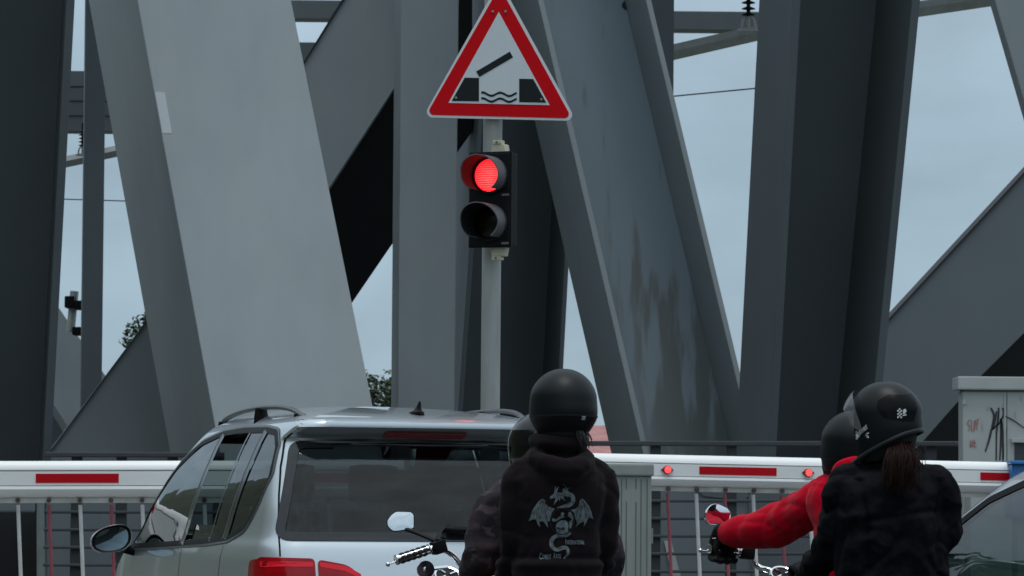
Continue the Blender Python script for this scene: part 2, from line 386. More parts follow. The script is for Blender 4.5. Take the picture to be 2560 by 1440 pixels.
# stained web material on the slanting strut
m, t, b = newmat('run stains on grey paint'); b.inputs['Roughness'].default_value = .6
g = nd(t, 'ShaderNodeNewGeometry')
def stn(scale, sx, lo, hi, det=6):
    mp_ = nd(t, 'ShaderNodeMapping'); mp_.inputs['Scale'].default_value = sx; mp_.inputs['Rotation'].default_value = (0, R(-13), 0); t.links.new(g.outputs['Position'], mp_.inputs[0])
    n = nd(t, 'ShaderNodeTexNoise'); n.inputs['Scale'].default_value = scale; n.inputs['Detail'].default_value = det; t.links.new(mp_.outputs[0], n.inputs['Vector'])
    r = nd(t, 'ShaderNodeMapRange'); r.inputs[1].default_value = lo; r.inputs[2].default_value = hi; t.links.new(n.outputs[0], r.inputs[0]); return r.outputs[0]
sx_ = nd(t, 'ShaderNodeSeparateXYZ'); t.links.new(g.outputs['Position'], sx_.inputs[0])
zr = nd(t, 'ShaderNodeMapRange'); zr.inputs[1].default_value = 4.5; zr.inputs[2].default_value = 2.0; t.links.new(sx_.outputs[2], zr.inputs[0])
uu = nd(t, 'ShaderNodeMath', operation='MULTIPLY_ADD'); t.links.new(sx_.outputs[2], uu.inputs[0]); uu.inputs[1].default_value = .235; t.links.new(sx_.outputs[0], uu.inputs[2])
ur = nd(t, 'ShaderNodeMapRange', interpolation_type='SMOOTHSTEP'); ur.inputs[1].default_value = 1.62; ur.inputs[2].default_value = 2.0; t.links.new(uu.outputs[0], ur.inputs[0])
sn = nd(t, 'ShaderNodeMath', operation='MULTIPLY_ADD'); t.links.new(zr.outputs[0], sn.inputs[0]); sn.inputs[1].default_value = .55; t.links.new(stn(6.5, (1, 1, .055), .25, .75, 7), sn.inputs[2])
sm = nd(t, 'ShaderNodeMapRange', interpolation_type='SMOOTHSTEP'); sm.inputs[1].default_value = .68; sm.inputs[2].default_value = .98; sm.inputs[4].default_value = .66; t.links.new(sn.outputs[0], sm.inputs[0])
ml = nd(t, 'ShaderNodeMath', operation='MULTIPLY'); t.links.new(sm.outputs[0], ml.inputs[0]); t.links.new(ur.outputs[0], ml.inputs[1])
x1 = nd(t, 'ShaderNodeMix', data_type='RGBA'); t.links.new(stn(1., (1, 1, .6), .3, .7), x1.inputs[0]); x1.inputs[6].default_value = (.215, .265, .30, 1); x1.inputs[7].default_value = (.19, .235, .265, 1)
x2 = nd(t, 'ShaderNodeMix', data_type='RGBA'); t.links.new(ml.outputs[0], x2.inputs[0]); t.links.new(x1.outputs[2], x2.inputs[6]); x2.inputs[7].default_value = (.092, .094, .074, 1)
t.links.new(x2.outputs[2], b.inputs['Base Color']); M['stain_'] = m
stained_web.data.materials[0] = m
bm = bmesh.new(); c_ = pH.hit(1566, 13, -.722); lathe(bm, [(0, .004), (.045, .004), (.045, -.01)], orient(c_, pH.n), 24); obj('drain_hole', bm, 'shade_black', bridge, world=True)
# ================================================================ abutment, railing, gear behind the barrier
ab = thing('abutment', 'grey panelled bridge abutment behind the railing, with a dark opening at the left', 'abutment', (0, 31, 0))
pA = Plane(1200, 1300, 31, 3, 0)
bm = bmesh.new(); prism(bm, [pA.hit(*q) for q in ((113, 1215), (2500, 1215), (2500, 1720), (113, 1720))], (0, 1.2, 0), .02); obj('wall', bm, 'plinth', ab, world=True)
bm = bmesh.new(); prism(bm, [pA.hit(*q, .06) for q in ((-300, 1248), (88, 1252), (88, 1282), (-300, 1280))], (0, .5, 0), .02); obj('lintel', bm, 'plinth', ab, world=True)
bm = bmesh.new(); prism(bm, [pA.hit(*q, .05) for q in ((90, 1236), (110, 1236), (116, 1720), (92, 1720))], (0, .4, 0), .02); obj('jamb', bm, 'jamb', ab, world=True)
bm = bmesh.new(); prism(bm, [pA.hit(*q, -.9) for q in ((-300, 1240), (113, 1240), (113, 1720), (-300, 1720))], (0, .2, 0)); obj('recess', bm, 'shade_black', ab, world=True)
bm = bmesh.new()                             # slanting pale strips and dark shapes on the wall face
prism(bm, [pA.hit(*q, .02) for q in ((1660, 1352), (1678, 1352), (1702, 1440), (1680, 1440))], (0, .015, 0)); obj('strip', bm, 'cab_grey', ab, world=True)
bm = bmesh.new()
prism(bm, [pA.hit(*q, .02) for q in ((1740, 1225), (1880, 1228), (1862, 1252), (1760, 1240))], (0, .015, 0)); obj('strip', bm, 'steel_dark', ab, world=True)
bm = bmesh.new(); prism(bm, [pA.hit(*q, .02) for q in ((1870, 1225), (2010, 1225), (2030, 1440), (1880, 1440))], (0, .015, 0)); obj('panel', bm, 'steel_dark', ab, world=True)

def railing(y, x0, x1, ptop, label, posts, tone):
    rr = thing('railing', label, 'railing', U((x0+x1)/2, ptop, y)*1.0)
    rr.location.z = 0
    a, b_ = U(x0, ptop, y), U(x1, ptop+1, y)
    for k in range(7):
        bm = bmesh.new(); dz = 0 if k == 0 else -(.34+.147*(k-1))
        h = .042 if k == 0 else .026
        prism(bm, [a+Vector((0, 0, dz)), b_+Vector((0, 0, dz)), b_+Vector((0, 0, dz-h)), a+Vector((0, 0, dz-h))], (0, .06, 0), .008)
        obj('rail', bm, 'rail', rr, world=True)
    for px in posts:
        p = U(px, ptop+8, y); bm = bmesh.new(); box(bm, p.x-.045, p.x+.045, y+.062, y+.14, 0, p.z, .008); obj('post', bm, 'rail', rr, world=True)
railing(29.5, 1430, 2420, 1102, 'dark grey railing with flat bars crossing behind the right barrier arm', [1455, 1640, 1830, 2105, 2330], 0)
railing(29.5, 112, 560, 1130, 'short dark grey railing behind the left barrier arm', [190, 302, 430, 545], 0)

# far gear of the railway next door
def insulator(px, py, y, s, label):
    t_ = thing('insulator', label, 'insulator', U(px, py, y), 0, 'catenary insulators')
    bm = bmesh.new(); prof = [(0, -.02)]
    for k in range(5): prof += [(.025, k*.075), (.085, k*.075+.012), (.085, k*.075+.02), (.025, k*.075+.045)]
    prof += [(.02, .5), (0, .5)]
    lathe(bm, [(r*s, h*s) for r, h in prof], seg=20); obj('insulator_body', bm, 'blk_plastic', t_, smooth=30)
    bm = bmesh.new()
    for sx in (-1, 1): tube(bm, smooth_pts([(sx*.02*s, 0, 0), (sx*.07*s, 0, -.06*s), (sx*.085*s, 0, -.165*s)]), .018*s, 8)
    box(bm, -.13*s, .13*s, -.04*s, .04*s, -.20*s, -.165*s); tube(bm, [(0, 0, 0), (0, 0, -.165*s)], .022*s, 8)
    obj('clevis', bm, 'galv', t_, smooth=40)
insulator(1871, 40, 44, 1.0, 'black ribbed insulator on the pale arm beside the massive right leg')
insulator(206, 366, 46, .62, 'small black ribbed insulator by the thin post at the left')
bm = bmesh.new(); a, b_, c_ = U(1520, 168, 44.3), U(1890, 83, 44.3), U(2620, -25, 44.3)
tube(bm, [a, b_, c_], .10, 4, up=(0, 0, 1)); o = obj('catenary_arm', bm, 'galv'); tag(o, 'pale sloping steel arm crossing behind the massive right leg', 'arm')
bm = bmesh.new(); tube(bm, [U(120, 414, 46.3), U(320, 372, 46.3)], .075, 4, up=(0, 0, 1)); o = obj('catenary_arm', bm, 'galv'); tag(o, 'short pale arm behind the thin post at the left', 'arm')
bm = bmesh.new(); tube(bm, [U(1560, 251, 47), U(1690, 240, 47), U(1960, 214, 47)], .010, 6); o = obj('overhead_wire', bm, 'rail'); tag(o, 'thin overhead wire in the sky right of the sign', 'wire')
bm = bmesh.new(); tube(bm, [U(100, 496, 48), U(330, 503, 48)], .009, 6); o = obj('overhead_wire', bm, 'rail'); tag(o, 'thin overhead wire in the narrow gap of sky at the left', 'wire')
fl = thing('floodlight', 'dark twin floodlight on a slanting bracket in the left sky gap', 'floodlight', U(180, 860, 45))
bm = bmesh.new(); tube(bm, [U(176, 830, 45), U(186, 728, 45)], .055, 8); obj('bracket', bm, 'galv', fl, world=True)
for q in ((163, 741, 188, 770), (188, 752, 208, 774), (182, 818, 206, 838)):
    bm = bmesh.new(); a, b_ = U(q[0], q[3], 44.9), U(q[2], q[1], 44.9); box(bm, a.x, b_.x, 44.8, 45.1, a.z, b_.z, .02); obj('lamp_head', bm, 'blk_plastic', fl, world=True)

# brick house and trees beyond
hs = thing('house', 'red house with tiled roof far off between the struts', 'house', U(1490, 1290, 140))
g0 = U(1490, 1290, 140)
bm = bmesh.new(); box(bm, g0.x-2.2, g0.x+2.2, 140, 147, 0, 3.2); obj('wall', bm, mat('red brick', (.32, .14, .125), .85, 0, var=(3, .3)), hs, world=True)
bm = bmesh.new(); prism(bm, [(g0.x-2.5, 139.6, 3.2), (g0.x+2.5, 139.6, 3.2), (g0.x+2.5, 143.5, 4.75), (g0.x-2.5, 143.5, 4.75)], (0, 0, .15)); prism(bm, [(g0.x-2.5, 143.51, 4.75), (g0.x+2.5, 143.51, 4.75), (g0.x+2.5, 147.4, 3.2), (g0.x-2.5, 147.4, 3.2)], (0, 0, .15))
obj('roof', bm, mat('red roof tile', (.40, .185, .175), .8, 0, var=(2, .3), stretch=(1, 1, 4)), hs, world=True)
M['leaf'] = mat('leaf green', (.055, .088, .03), .6, 0, var=(1.3, .45), col2=(.03, .05, .022)); M['bark'] = mat('bark', (.10, .08, .06), .9, 0, var=(9, .4))
def tree(px, ptop, y, rad, label, seed, nl=9000, sq=1.1, lk=1.):
    rnd = random.Random(seed); top = U(px, ptop, y); h = top.z
    t_ = thing('tree', label, 'tree', (top.x, y, 0)); cz = h-rad*sq
    bm = bmesh.new(); tube(bm, smooth_pts([(0, 0, 0), (.05, 0, cz*.5), (-.04, .05, cz+rad*.4)]), [lerp(.16, .04, k/12) for k in range(13)], 9)
    limbs = []
    for k in range(9):
        a = rnd.uniform(0, 6.28); r_ = rad*rnd.uniform(.45, .85); e = Vector((math.cos(a)*r_, math.sin(a)*r_, cz+rad*rnd.uniform(-.3, .8)))
        tube(bm, smooth_pts([(0, 0, cz-rad*.5), e*.5+Vector((0, 0, cz*.4)), e]), [lerp(.07, .012, j/12) for j in range(13)], 6); limbs.append(e)
    obj('trunk', bm, 'bark', t_, smooth=True)
    bm = bmesh.new(); cl = []
    for k in range(46):
        v = Vector((rnd.gauss(0, 1), rnd.gauss(0, 1), rnd.gauss(0, 1))).normalized()*rad*rnd.uniform(.35, 1.0); v.z *= sq
        cl.append((v+Vector((0, 0, cz)), rad*rnd.uniform(.14, .30)))
    for k in range(nl):
        c_, s = rnd.choice(cl); d = Vector((rnd.gauss(0, 1), rnd.gauss(0, 1), rnd.gauss(0, 1))).normalized()*s*rnd.uniform(.3, 1.1)
        p = c_+d; ls = rnd.uniform(.03, .065)*lk; q = Euler((rnd.uniform(-1, 1), rnd.uniform(-1, 1), rnd.uniform(0, 6.28))).to_matrix()
        bm.faces.new([bm.verts.new(p+q @ Vector(o_)*ls) for o_ in ((0, -1, 0), (.5, 0, .1), (0, 1, 0), (-.5, 0, .1))])
    obj('crown', bm, 'leaf', t_)
tree(938, 900, 62, 1.25, 'leafy green tree seen in the gap left of the mid grey upright', 3)
tree(395, 745, 58, .55, 'tree with a few leaf sprays showing past the edge of the pale diagonal', 11, 1500, 1.3)
tree(1512, 1060, 165, .9, 'small distant tree above the red roof', 5, 4000, 1.1, 1.6)

# ================================================================ the two barrier arms
def barrier(name_label, P0, P1, px0, px1, lamps, stripes, pickets, hgt, y0f):
    """P0->P1: top edge in world; px positions of details are carried along the arm"""
    r_ = thing('barrier_arm', name_label, 'barrier', (P0.x, P0.y, 0), 0, 'road barrier arms')
    ax = (P1-P0); L = ax.length; ax = ax/L; nrm = Vector((ax.y, -ax.x, 0)).normalized(); up = Vector((0, 0, 1))
    def at(px): return P0+ax*(L*(px-px0)/(px1-px0))
    def strip(bm, u0, u1, z0, z1, y0, y1, bev=.0):
        a, b_ = P0+ax*u0, P0+ax*u1
        prism(bm, [a+up*z0+nrm*y0, b_+up*z0+nrm*y0, b_+up*z1+nrm*y0, a+up*z1+nrm*y0], nrm*(y1-y0), bev)
    H = hgt
    # aluminium profile: rounded top, recessed face, lip, curved underside
    prof = [(0, 0.), (.012, -.001), (.032, -.012), (.050, -.032), (.058, -.052), (.060, -.060), (.060, -.24*H), (.050, -.25*H), (.050, -.27*H), (.060, -.28*H), (.060, -.63*H), (.052, -.645*H), (.052, -.66*H), (.066, -.67*H), (.070, -.74*H), (.066, -.77*H), (.045, -.90*H), (.02, -.955*H), (0, -.96*H)]
    prof = prof+[(-y, z) for y, z in prof[-2:0:-1]]
    bm = bmesh.new(); r0 = [bm.verts.new(P0+nrm*y+up*z) for y, z in prof]; r1 = [bm.verts.new(P1+nrm*y+up*z) for y, z in prof]
    n = len(prof)
    for k in range(n): bm.faces.new((r0[k], r0[(k+1) % n], r1[(k+1) % n], r1[k]))
    bm.faces.new(r0); bm.faces.new(r1[::-1]); obj('beam', bm, 'white_alu', r_, world=True, smooth=32)
    for z in (-.262*H, -.652*H):
        bm = bmesh.new(); strip(bm, .0, L, z-.004, z+.004, .0505, .0532); obj('joint', bm, 'joint_line', r_, world=True)
    bm = bmesh.new(); strip(bm, .002, L-.002, -1.10*H, -.962*H, -.012, .012, .003); obj('hanger_rail', bm, 'white_dirty', r_, world=True)
    for a, b_ in stripes:
        bm = bmesh.new(); u0, u1 = (at(a)-P0).dot(ax), (at(b_)-P0).dot(ax); strip(bm, u0, u1, -.575*H, -.335*H, .0605, .063); obj('stripe', bm, 'red_foil', r_, world=True)
    for px in lamps:
        c_ = at(px)+up*(-.46*H)+nrm*.06
        bm = bmesh.new(); lathe(bm, [(0, 0), (.032, 0), (.032, .012), (.029, .022), (0, .026)], orient(c_, nrm), 24)
        for sx in (-1, 1): prism(bm, [c_+ax*sx*.03+up*.014, c_+ax*sx*.047, c_+ax*sx*.03-up*.014], nrm*.008)
        o = obj('warning_lamp', bm, mat('red lamp rim', (.22, .03, .03), .4), r_, world=True, smooth=30)
        bm = bmesh.new()
        lathe(bm, [(0, .0265), (.027, .0255), (.0275, .0235)], orient(c_, nrm), 24); obj('lens', bm, 'lamp_red', o, world=True, smooth=True, top=r_)
        bm = bmesh.new()
        for k, (rr, nn) in enumerate(((0, 1), (.011, 6), (.021, 11))):
            for j in range(nn):
                q = orient(c_, nrm) @ Vector((rr*math.cos(j*6.283/nn), rr*math.sin(j*6.283/nn), .026)); lathe(bm, [(.0035, 0), (.003, .002), (0, .0025)], orient(q, nrm), 8)
        obj('led', bm, 'led_red', o, world=True, top=r_)
    for k, (px, colr) in enumerate(pickets):
        c_ = at(px)+up*(-1.03*H); bm = bmesh.new()
        bot = Vector((c_.x+.055, c_.y, .22)); rad = .0135 if colr == 'w' else .0125
        tube(bm, [c_-up*.03, lerp(c_, bot, .5), bot], rad, 8); o = obj('picket', bm, 'picket_white' if colr == 'w' else 'picket_red', r_, world=True, smooth=40)
        bm = bmesh.new(); lathe(bm, [(0, -.03), (.016, -.03), (.016, .03), (0, .03)], orient(c_+nrm*.0, nrm), 12); obj('pin', bm, 'rust_peg', o, world=True, top=r_)
    # a counter rail at the picket feet
    a, b_ = Vector((P0.x, P0.y, .24)), Vector((P1.x, P1.y, .24)); bm = bmesh.new(); tube(bm, [a, b_], .015, 8); obj('foot_rail', bm, 'picket_white', r_, world=True, smooth=40)
    return r_
M['lamp_red'] = emis('lit red barrier lamp', (1, .02, .03), .62, (.4, .01, .01)); M['led_red'] = emis('lit red diodes', (1, .26, .24), 1.0)
yl = 24.2
barrier('white barrier arm at the left of the silver estate car', U(-220, 1153, yl), U(1010, 1151, yl), -220, 1010, [], [(93, 300), (700, 900)],
        [(47+77.6*k, 'wr'[k % 2]) for k in range(-2, 12)], .262, yl)
P0, P1 = U(1030, 1123, 24.9), U(2540, 1156, 25.9)
bar2 = barrier('white barrier arm at the right with two lit red lamps', P0, P1, 1030, 2540, [1648, 2000], [(1728, 1921), (2440, 2520), (1240, 1440), (2110, 2290)][:3],
        [(1655+71.2*k, 'rw'[k % 2]) for k in range(-7, 10)], .237, 25)
# blue drive housing at the right end
bx = thing('drive_housing', 'blue plastic housing at the end of the right barrier arm', 'housing', (U(2570, 1170, 25.9).x, 25.9, 0))
c_ = U(2524, 1152, 25.8); bm = bmesh.new(); box(bm, c_.x, c_.x+.5, 25.7, 26.1, c_.z-.42, c_.z-.028, .02); obj('box', bm, 'blue', bx, world=True)
bm = bmesh.new(); box(bm, c_.x-.012, c_.x+.52, 25.66, 26.14, c_.z-.027, c_.z+.0, .01); obj('lid', bm, 'blue', bx, world=True)
bm = bmesh.new(); box(bm, c_.x+.05, c_.x+.4, 25.75, 26.05, 0, c_.z-.421, .01); obj('pedestal', bm, 'cab_grey', bx, world=True)

# ================================================================ cabinets
yc = 27.6
cb = thing('utility_cabinet', 'tall grey utility cabinet with graffiti behind the right barrier arm', 'cabinet', (U(2480, 1200, yc).x, yc, 0))
x0, x1, zt = U(2407, 975, yc).x, U(2407, 975, yc).x+1.55, U(2401, 978, yc).z
bm = bmesh.new(); box(bm, x0, x1, yc, yc+.28, .10, zt, .012); obj('cabinet_body', bm, 'cab_grey', cb, world=True)
bm = bmesh.new(); box(bm, x0-.045, x1+.045, yc-.05, yc+.31, zt+.012, zt+.115, .012); obj('lid', bm, 'cab_lid', cb, world=True)
bm = bmesh.new(); box(bm, x0+.01, x1-.01, yc-.012, yc+.25, zt+.001, zt+.011); obj('shadow_gap', bm, 'groove', cb, world=True)
xs = U(2517, 1100, yc).x
bm = bmesh.new(); box(bm, xs-.004, xs+.004, yc-.003, yc-.001, .2, zt-.01); obj('door_gap', bm, 'groove', cb, world=True)
bm = bmesh.new(); box(bm, xs-.022, xs-.006, yc-.008, yc-.0005, .2, zt-.01); obj('door_edge', bm, 'cab_lid', cb, world=True)
h0 = U(2410, 1005, yc); bm = bmesh.new(); box(bm, h0.x-.012, h0.x+.014, yc-.012, yc-.001, h0.z-.02, h0.z+.02, .003); obj('hinge', bm, 'galv', cb, world=True)
def paint(px_lines, wd, material, y, name, parent, off=.004):
    bm = bmesh.new()
    for ln in px_lines:
        pts = smooth_pts([U(px, py, y-off) for px, py in ln], 5); n = len(pts)
        L = []
        for i, p in enumerate(pts):
            d = (pts[min(i+1, n-1)]-pts[max(0, i-1)]).normalized(); s = Vector((d.z, 0, -d.x))*wd*(.55+.45*math.sin(math.pi*min(.9, i/n+.15))); L.append((bm.verts.new((p.x+s.x, y-off, p.z+s.z)), bm.verts.new((p.x-s.x, y-off, p.z-s.z))))
        for (a, b_), (c2, d2) in zip(L, L[1:]): bm.faces.new((a, b_, d2, c2))
    return obj(name, bm, material, parent, world=True)
K = lambda cx, cy: (2300+cx/2.769, 920+cy/2.769)
paint([[K(490, 275), K(512, 330), K(496, 415)], [K(530, 300), K(512, 400), K(500, 425), K(545, 385)], [K(545, 275), K(540, 360), K(530, 450), K(528, 640)], [K(572, 275), K(580, 320), K(545, 390)], [K(566, 365), K(572, 470), K(574, 640)], [K(560, 350), K(560, 500), K(552, 640)], [K(598, 405), K(590, 500), K(578, 620)], [K(495, 420), K(480, 490), K(452, 580)]], .009, 'graf_black', yc, 'graffiti', cb)
paint([[K(592, 335), K(650, 365), K(735, 425)]], .006, 'graf_black', yc, 'graffiti', cb, .0095)
paint([[K(345, 355), K(328, 385), K(345, 405), K(335, 435)], [K(355, 360), K(357, 430), K(372, 425), K(373, 365)], [K(378, 430), K(385, 360), K(395, 430)], [K(395, 360), K(410, 352)], [K(400, 358), K(398, 400)], [K(348, 500), K(352, 550), K(362, 505), K(368, 545)], [K(375, 520), K(388, 518)], [K(375, 495), K(377, 545), K(390, 540)]], .005, 'graf_red', yc, 'graffiti', cb)
paint([[K(428, 380), K(434, 440)], [K(470, 270), K(470, 300)], [K(690, 190), K(705, 230)], [K(655, 300), K(662, 345)]], .006, 'graf_grey', yc, 'graffiti', cb)
a = U(2536, 1100, yc); bm = bmesh.new(); box(bm, a.x-.03, a.x+.5, yc-.05, yc-.001, a.z-.02, a.z+.012, .004); obj('window_hood', bm, 'cab_lid', cb, world=True)
bm = bmesh.new(); box(bm, a.x, a.x+.5, yc-.004, yc-.001, a.z-.40, a.z-.021); obj('window', bm, 'rail', cb, world=True)
bm = bmesh.new(); box(bm, x0+.02, x1-.02, yc-.3, yc-.02, 0, U(2401, 1222, yc).z, .01); obj('plinth', bm, 'cab_grey', cb, world=True)

ys = 23.0
cs = thing('junction_box', 'small pale green junction box with upright grooves in front of the barrier', 'cabinet', (U(1560, 1200, ys).x, ys, 0))
x1, x0, zt = U(1629, 1200, ys).x, U(1629, 1200, ys).x-.52, U(1600, 1190, ys).z
bm = bmesh.new(); box(bm, x0, x1, ys, ys+.32, .06, zt, .008); obj('box', bm, 'cab_green', cs, world=True)
bm = bmesh.new(); box(bm, x0-.015, x1+.015, ys-.02, ys+.34, zt+.001, zt+.078, .012); obj('lid', bm, 'cab_green', cs, world=True)
for k, px in enumerate((1554, 1566, 1590, 1603, 1618)):
    for (q0, q1) in (((1198, 1440),) if k in (0, 3, 4) else ((1196, 1222), (1254, 1440))) if px != 1566 else ((1196, 1222), (1254, 1440)):
        a, b_ = U(px, q0, ys), U(px-1, q1, ys); bm = bmesh.new(); box(bm, a.x-.0035, a.x+.0035, ys-.0025, ys-.0005, max(b_.z-.8*(q1 == 1440), .1), a.z); obj('groove', bm, 'groove', cs, world=True)
a = U(1634, 1340, ys); bm = bmesh.new(); box(bm, x1+.001, x1+.012, ys+.02, ys+.05, a.z-.05, a.z+.05, .003); obj('hinge', bm, 'cab_green', cs, world=True)

# ================================================================ signal pole, sign and traffic light
yp = 22.4
pp0, pp1 = U(1223, 1290, yp), U(1233, 200, yp)
dirp = (pp1-pp0).normalized()
bm = bmesh.new(); tube(bm, [pp0-dirp*(pp0.z/dirp.z), pp0, pp0+dirp*2.2, pp0+dirp*4.4], .061, 24)
o = obj('signal_pole', bm, 'galv_pole', smooth=40); tag(o, 'round pale grey pole carrying the red traffic light and the triangular sign', 'pole')

ysn = yp-.10
sg = thing('warning_sign', 'red and white triangular warning sign with an opening bridge symbol', 'road sign', U(1248, 300, ysn))
def S(px, py, off): p = U(px, py, ysn); return Vector((p.x, ysn-off, p.z))
def fit_tri(A, B_, Cc, rad, n=8):
    """triangle with rounded corners in px"""
    V = [Vector(A), Vector(B_), Vector(Cc)]; out_ = []
    for i in range(3):
        p, a, b_ = V[i], V[i-1], V[(i+1) % 3]; da, db = (a-p).normalized(), (b_-p).normalized(); half = da.angle(db)/2
        d = rad/math.tan(half); cen = p+(da+db).normalized()*(rad/math.sin(half)); s, e = p+da*d-cen, p+db*d-cen
        ang = s.angle_signed(e)
        for k in range(n+1):
            q = s.copy(); q.rotate(Matrix.Rotation(-ang*k/n, 2)); out_.append(cen+q)
    return out_
outer = fit_tri((1249.5, -49), (1057, 293), (1441, 302), 15); inner_red = fit_tri((1249, -33), (1065.5, 287), (1430, 296), 11); white_in = [(1121, 257.5), (1374, 263), (1247, 30)]
def slab(pts, off, th, name, material, parent=sg, top=None, holes=None):
    bm = bmesh.new(); prism(bm, [S(x, y, off) for x, y in pts], (0, th, 0)); return obj(name, bm, material, parent, world=True, top=top)
pan = slab(outer, 0, .022, 'panel', 'sign_edge')
slab(inner_red, .0025, .002, 'red_border', 'sign_red')
slab(white_in, .005, .002, 'white_field', 'sign_white')
G = lambda cx, cy: (1040+cx/4, cy/4)
for pts in ([G(487, 778), G(630, 780), G(630, 1014), G(358, 1010)], [G(1032, 788), G(1172, 792), G(1302, 1027), G(1032, 1022)]): slab(pts, .0075, .002, 'pier_symbol', 'sign_black')
slab([G(602, 716), G(938, 517), G(970, 574), G(634, 771)], .0075, .002, 'leaf_symbol', 'sign_black')
for cy in (940, 998):
    L = []; n = 40
    for k in range(n+1):
        x = 652+(1008-652)*k/n; yy = cy+16*math.cos((x-665)/ (178/ (2*math.pi)) )*-1*1.0+k*.12
        L.append((x, yy))
    pts = [G(x, y-10) for x, y in L]+[G(x, y+13) for x, y in L[::-1]]
    bm = bmesh.new()
    vs_ = [(bm.verts.new(S(*G(x, y-10), .0075)), bm.verts.new(S(*G(x, y+13), .0075))) for x, y in L]
    for (a, b_), (c2, d2) in zip(vs_, vs_[1:]): bm.faces.new((a, b_, d2, c2))
    obj('wave_symbol', bm, 'sign_black', sg, world=True)
for q in (G(768, 119), G(895, 119), G(400, 982), G(1253, 998)):
    bm = bmesh.new(); lathe(bm, [(0, .004), (.006, .004), (.009, .002), (.009, -.004)], orient(S(*q, .008), (0, -1, 0)), 14); obj('bolt', bm, 'bolt', sg, world=True, smooth=True)
for py in (90, 270):
    bm = bmesh.new(); a = U(1233, py, yp); lathe(bm, [(.0625, -.02), (.07, -.02), (.07, .02), (.0625, .02)], orient(a, dirp), 24); box(bm, a.x-.09, a.x+.09, ysn+.024, ysn+.034, a.z-.018, a.z+.018); obj('clamp', bm, 'galv', sg, world=True)

# traffic light turned to the left
tl = thing('traffic_light', 'black two lens traffic light showing red on the grey pole', 'traffic light', U(1228, 500, yp-.1), R(-25))
tl.location = U(1231, 500, 22.2); SC = 1/394*1.0     # metres per pixel at this distance
bm = bmesh.new(); box(bm, -.142, .142, -.04, .07, -.297, .297, .014); obj('housing', bm, 'blk_plastic', tl)
bm = bmesh.new(); box(bm, -.148, .148, -.035, -.02, -.303, .303, .004); obj('door_rim', bm, 'blk_plastic', tl)
M['lens_on'] = emis('lit red lens', (1, .02, .03), 2.3)
mt = M['lens_on'].node_tree; pb = mt.nodes['Principled BSDF']
tcn = nd(mt, 'ShaderNodeTexCoord'); wv = nd(mt, 'ShaderNodeTexWave', bands_direction='Z'); wv.inputs['Scale'].default_value = 22; wv.inputs['Distortion'].default_value = 1.2; wv.inputs['Detail Scale'].default_value = 6
mt.links.new(tcn.outputs['Object'], wv.inputs['Vector'])
sep_ = nd(mt, 'ShaderNodeSeparateXYZ'); mt.links.new(tcn.outputs['Object'], sep_.inputs[0])
gr = nd(mt, 'ShaderNodeVectorMath', operation='DISTANCE'); mt.links.new(tcn.outputs['Object'], gr.inputs[0]); gr.inputs[1].default_value = (0, -.05, .135)
fr = nd(mt, 'ShaderNodeMapRange'); fr.inputs[1].default_value = .0; fr.inputs[2].default_value = .115; fr.inputs[3].default_value = 1.; fr.inputs[4].default_value = .15; mt.links.new(gr.outputs['Value'], fr.inputs[0])
mu = nd(mt, 'ShaderNodeMath', operation='MULTIPLY'); mt.links.new(fr.outputs[0], mu.inputs[0]); mt.links.new(wv.outputs['Fac'], mu.inputs[1])
mc = nd(mt, 'ShaderNodeMix', data_type='RGBA'); mt.links.new(mu.outputs[0], mc.inputs[0]); mc.inputs[6].default_value = (1.0, .003, .007, 1); mc.inputs[7].default_value = (1.25, .105, .10, 1)
mt.links.new(mc.outputs[2], pb.inputs['Emission Color'])
for zc, lit in ((.153, True), (-.148, False)):
    Mx = orient(Vector((0, -.04, zc)), (0, -1, 0))
    # tunnel hood, cut so that the top reaches further than the bottom
    bm = bmesh.new(); seg = 40; o_, i_, ob, ib = [], [], [], []
    for k in range(seg+1):
        a = math.radians(-52)+math.radians(284)*k/seg; s_ = math.sin(a)
        ln = .152-.030*math.cos(a)+.045*max(0, s_)
        for lst, rr, yy in ((o_, .121, -.04), (i_, .114, -.04), (ob, .121-.002, -.04-ln), (ib, .114-.002, -.04-ln)):
            lst.append(bm.verts.new((rr*math.cos(a), yy, zc+rr*s_)))
    for k in range(seg):
        bm.faces.new((o_[k], o_[k+1], ob[k+1], ob[k])); fi = bm.faces.new((i_[k+1], i_[k], ib[k], ib[k+1])); fi.material_index = 1; bm.faces.new((ob[k], ob[k+1], ib[k+1], ib[k]))
    for k in (0, seg): bm.faces.new((o_[k], ob[k], ib[k], i_[k]))
    obj('hood', bm, 'hood_grey', tl, smooth=50, mats=['hood_grey', 'hood_in'])
    bm = bmesh.new(); lathe(bm, [(.121, .0), (.121, .018), (.104, .018), (.104, .004)], Mx, 40); obj('lens_ring', bm, 'blk_plastic', tl, smooth=40)
    bm = bmesh.new(); lathe(bm, [(.103, .003), (.08, .016), (.05, .024), (.02, .028), (0, .0285)], Mx, 40); obj('lens', bm, 'lens_on' if lit else 'lens_off', tl, smooth=True)
for z in (.153-.125, -.148-.13):
    bm = bmesh.new(); box(bm, .085, .135, -.0425, -.041, z-.008, z+.006); obj('label_plate', bm, mat('grey label', (.13, .13, .13), .6), tl)
for s_ in (1, -1):
    bm = bmesh.new(); prism(bm, [(-.02, .01, s_*.300), (.085, .01, s_*.300), (.075, .01, s_*.355), (-.008, .01, s_*.355)], (0, .07, 0), .006); obj('bracket', bm, 'cream', tl)
    bm = bmesh.new(); box(bm, -.005, .055, .005, .06, s_*.3555, s_*.38, .004); obj('bracket', bm, 'cream', tl)
    bm = bmesh.new(); lathe(bm, [(0, .004), (.008, .003), (.008, -.002)], orient(Vector((.025, .004, s_*.368)), (0, -1, 0)), 10); obj('bolt', bm, 'bolt', tl)
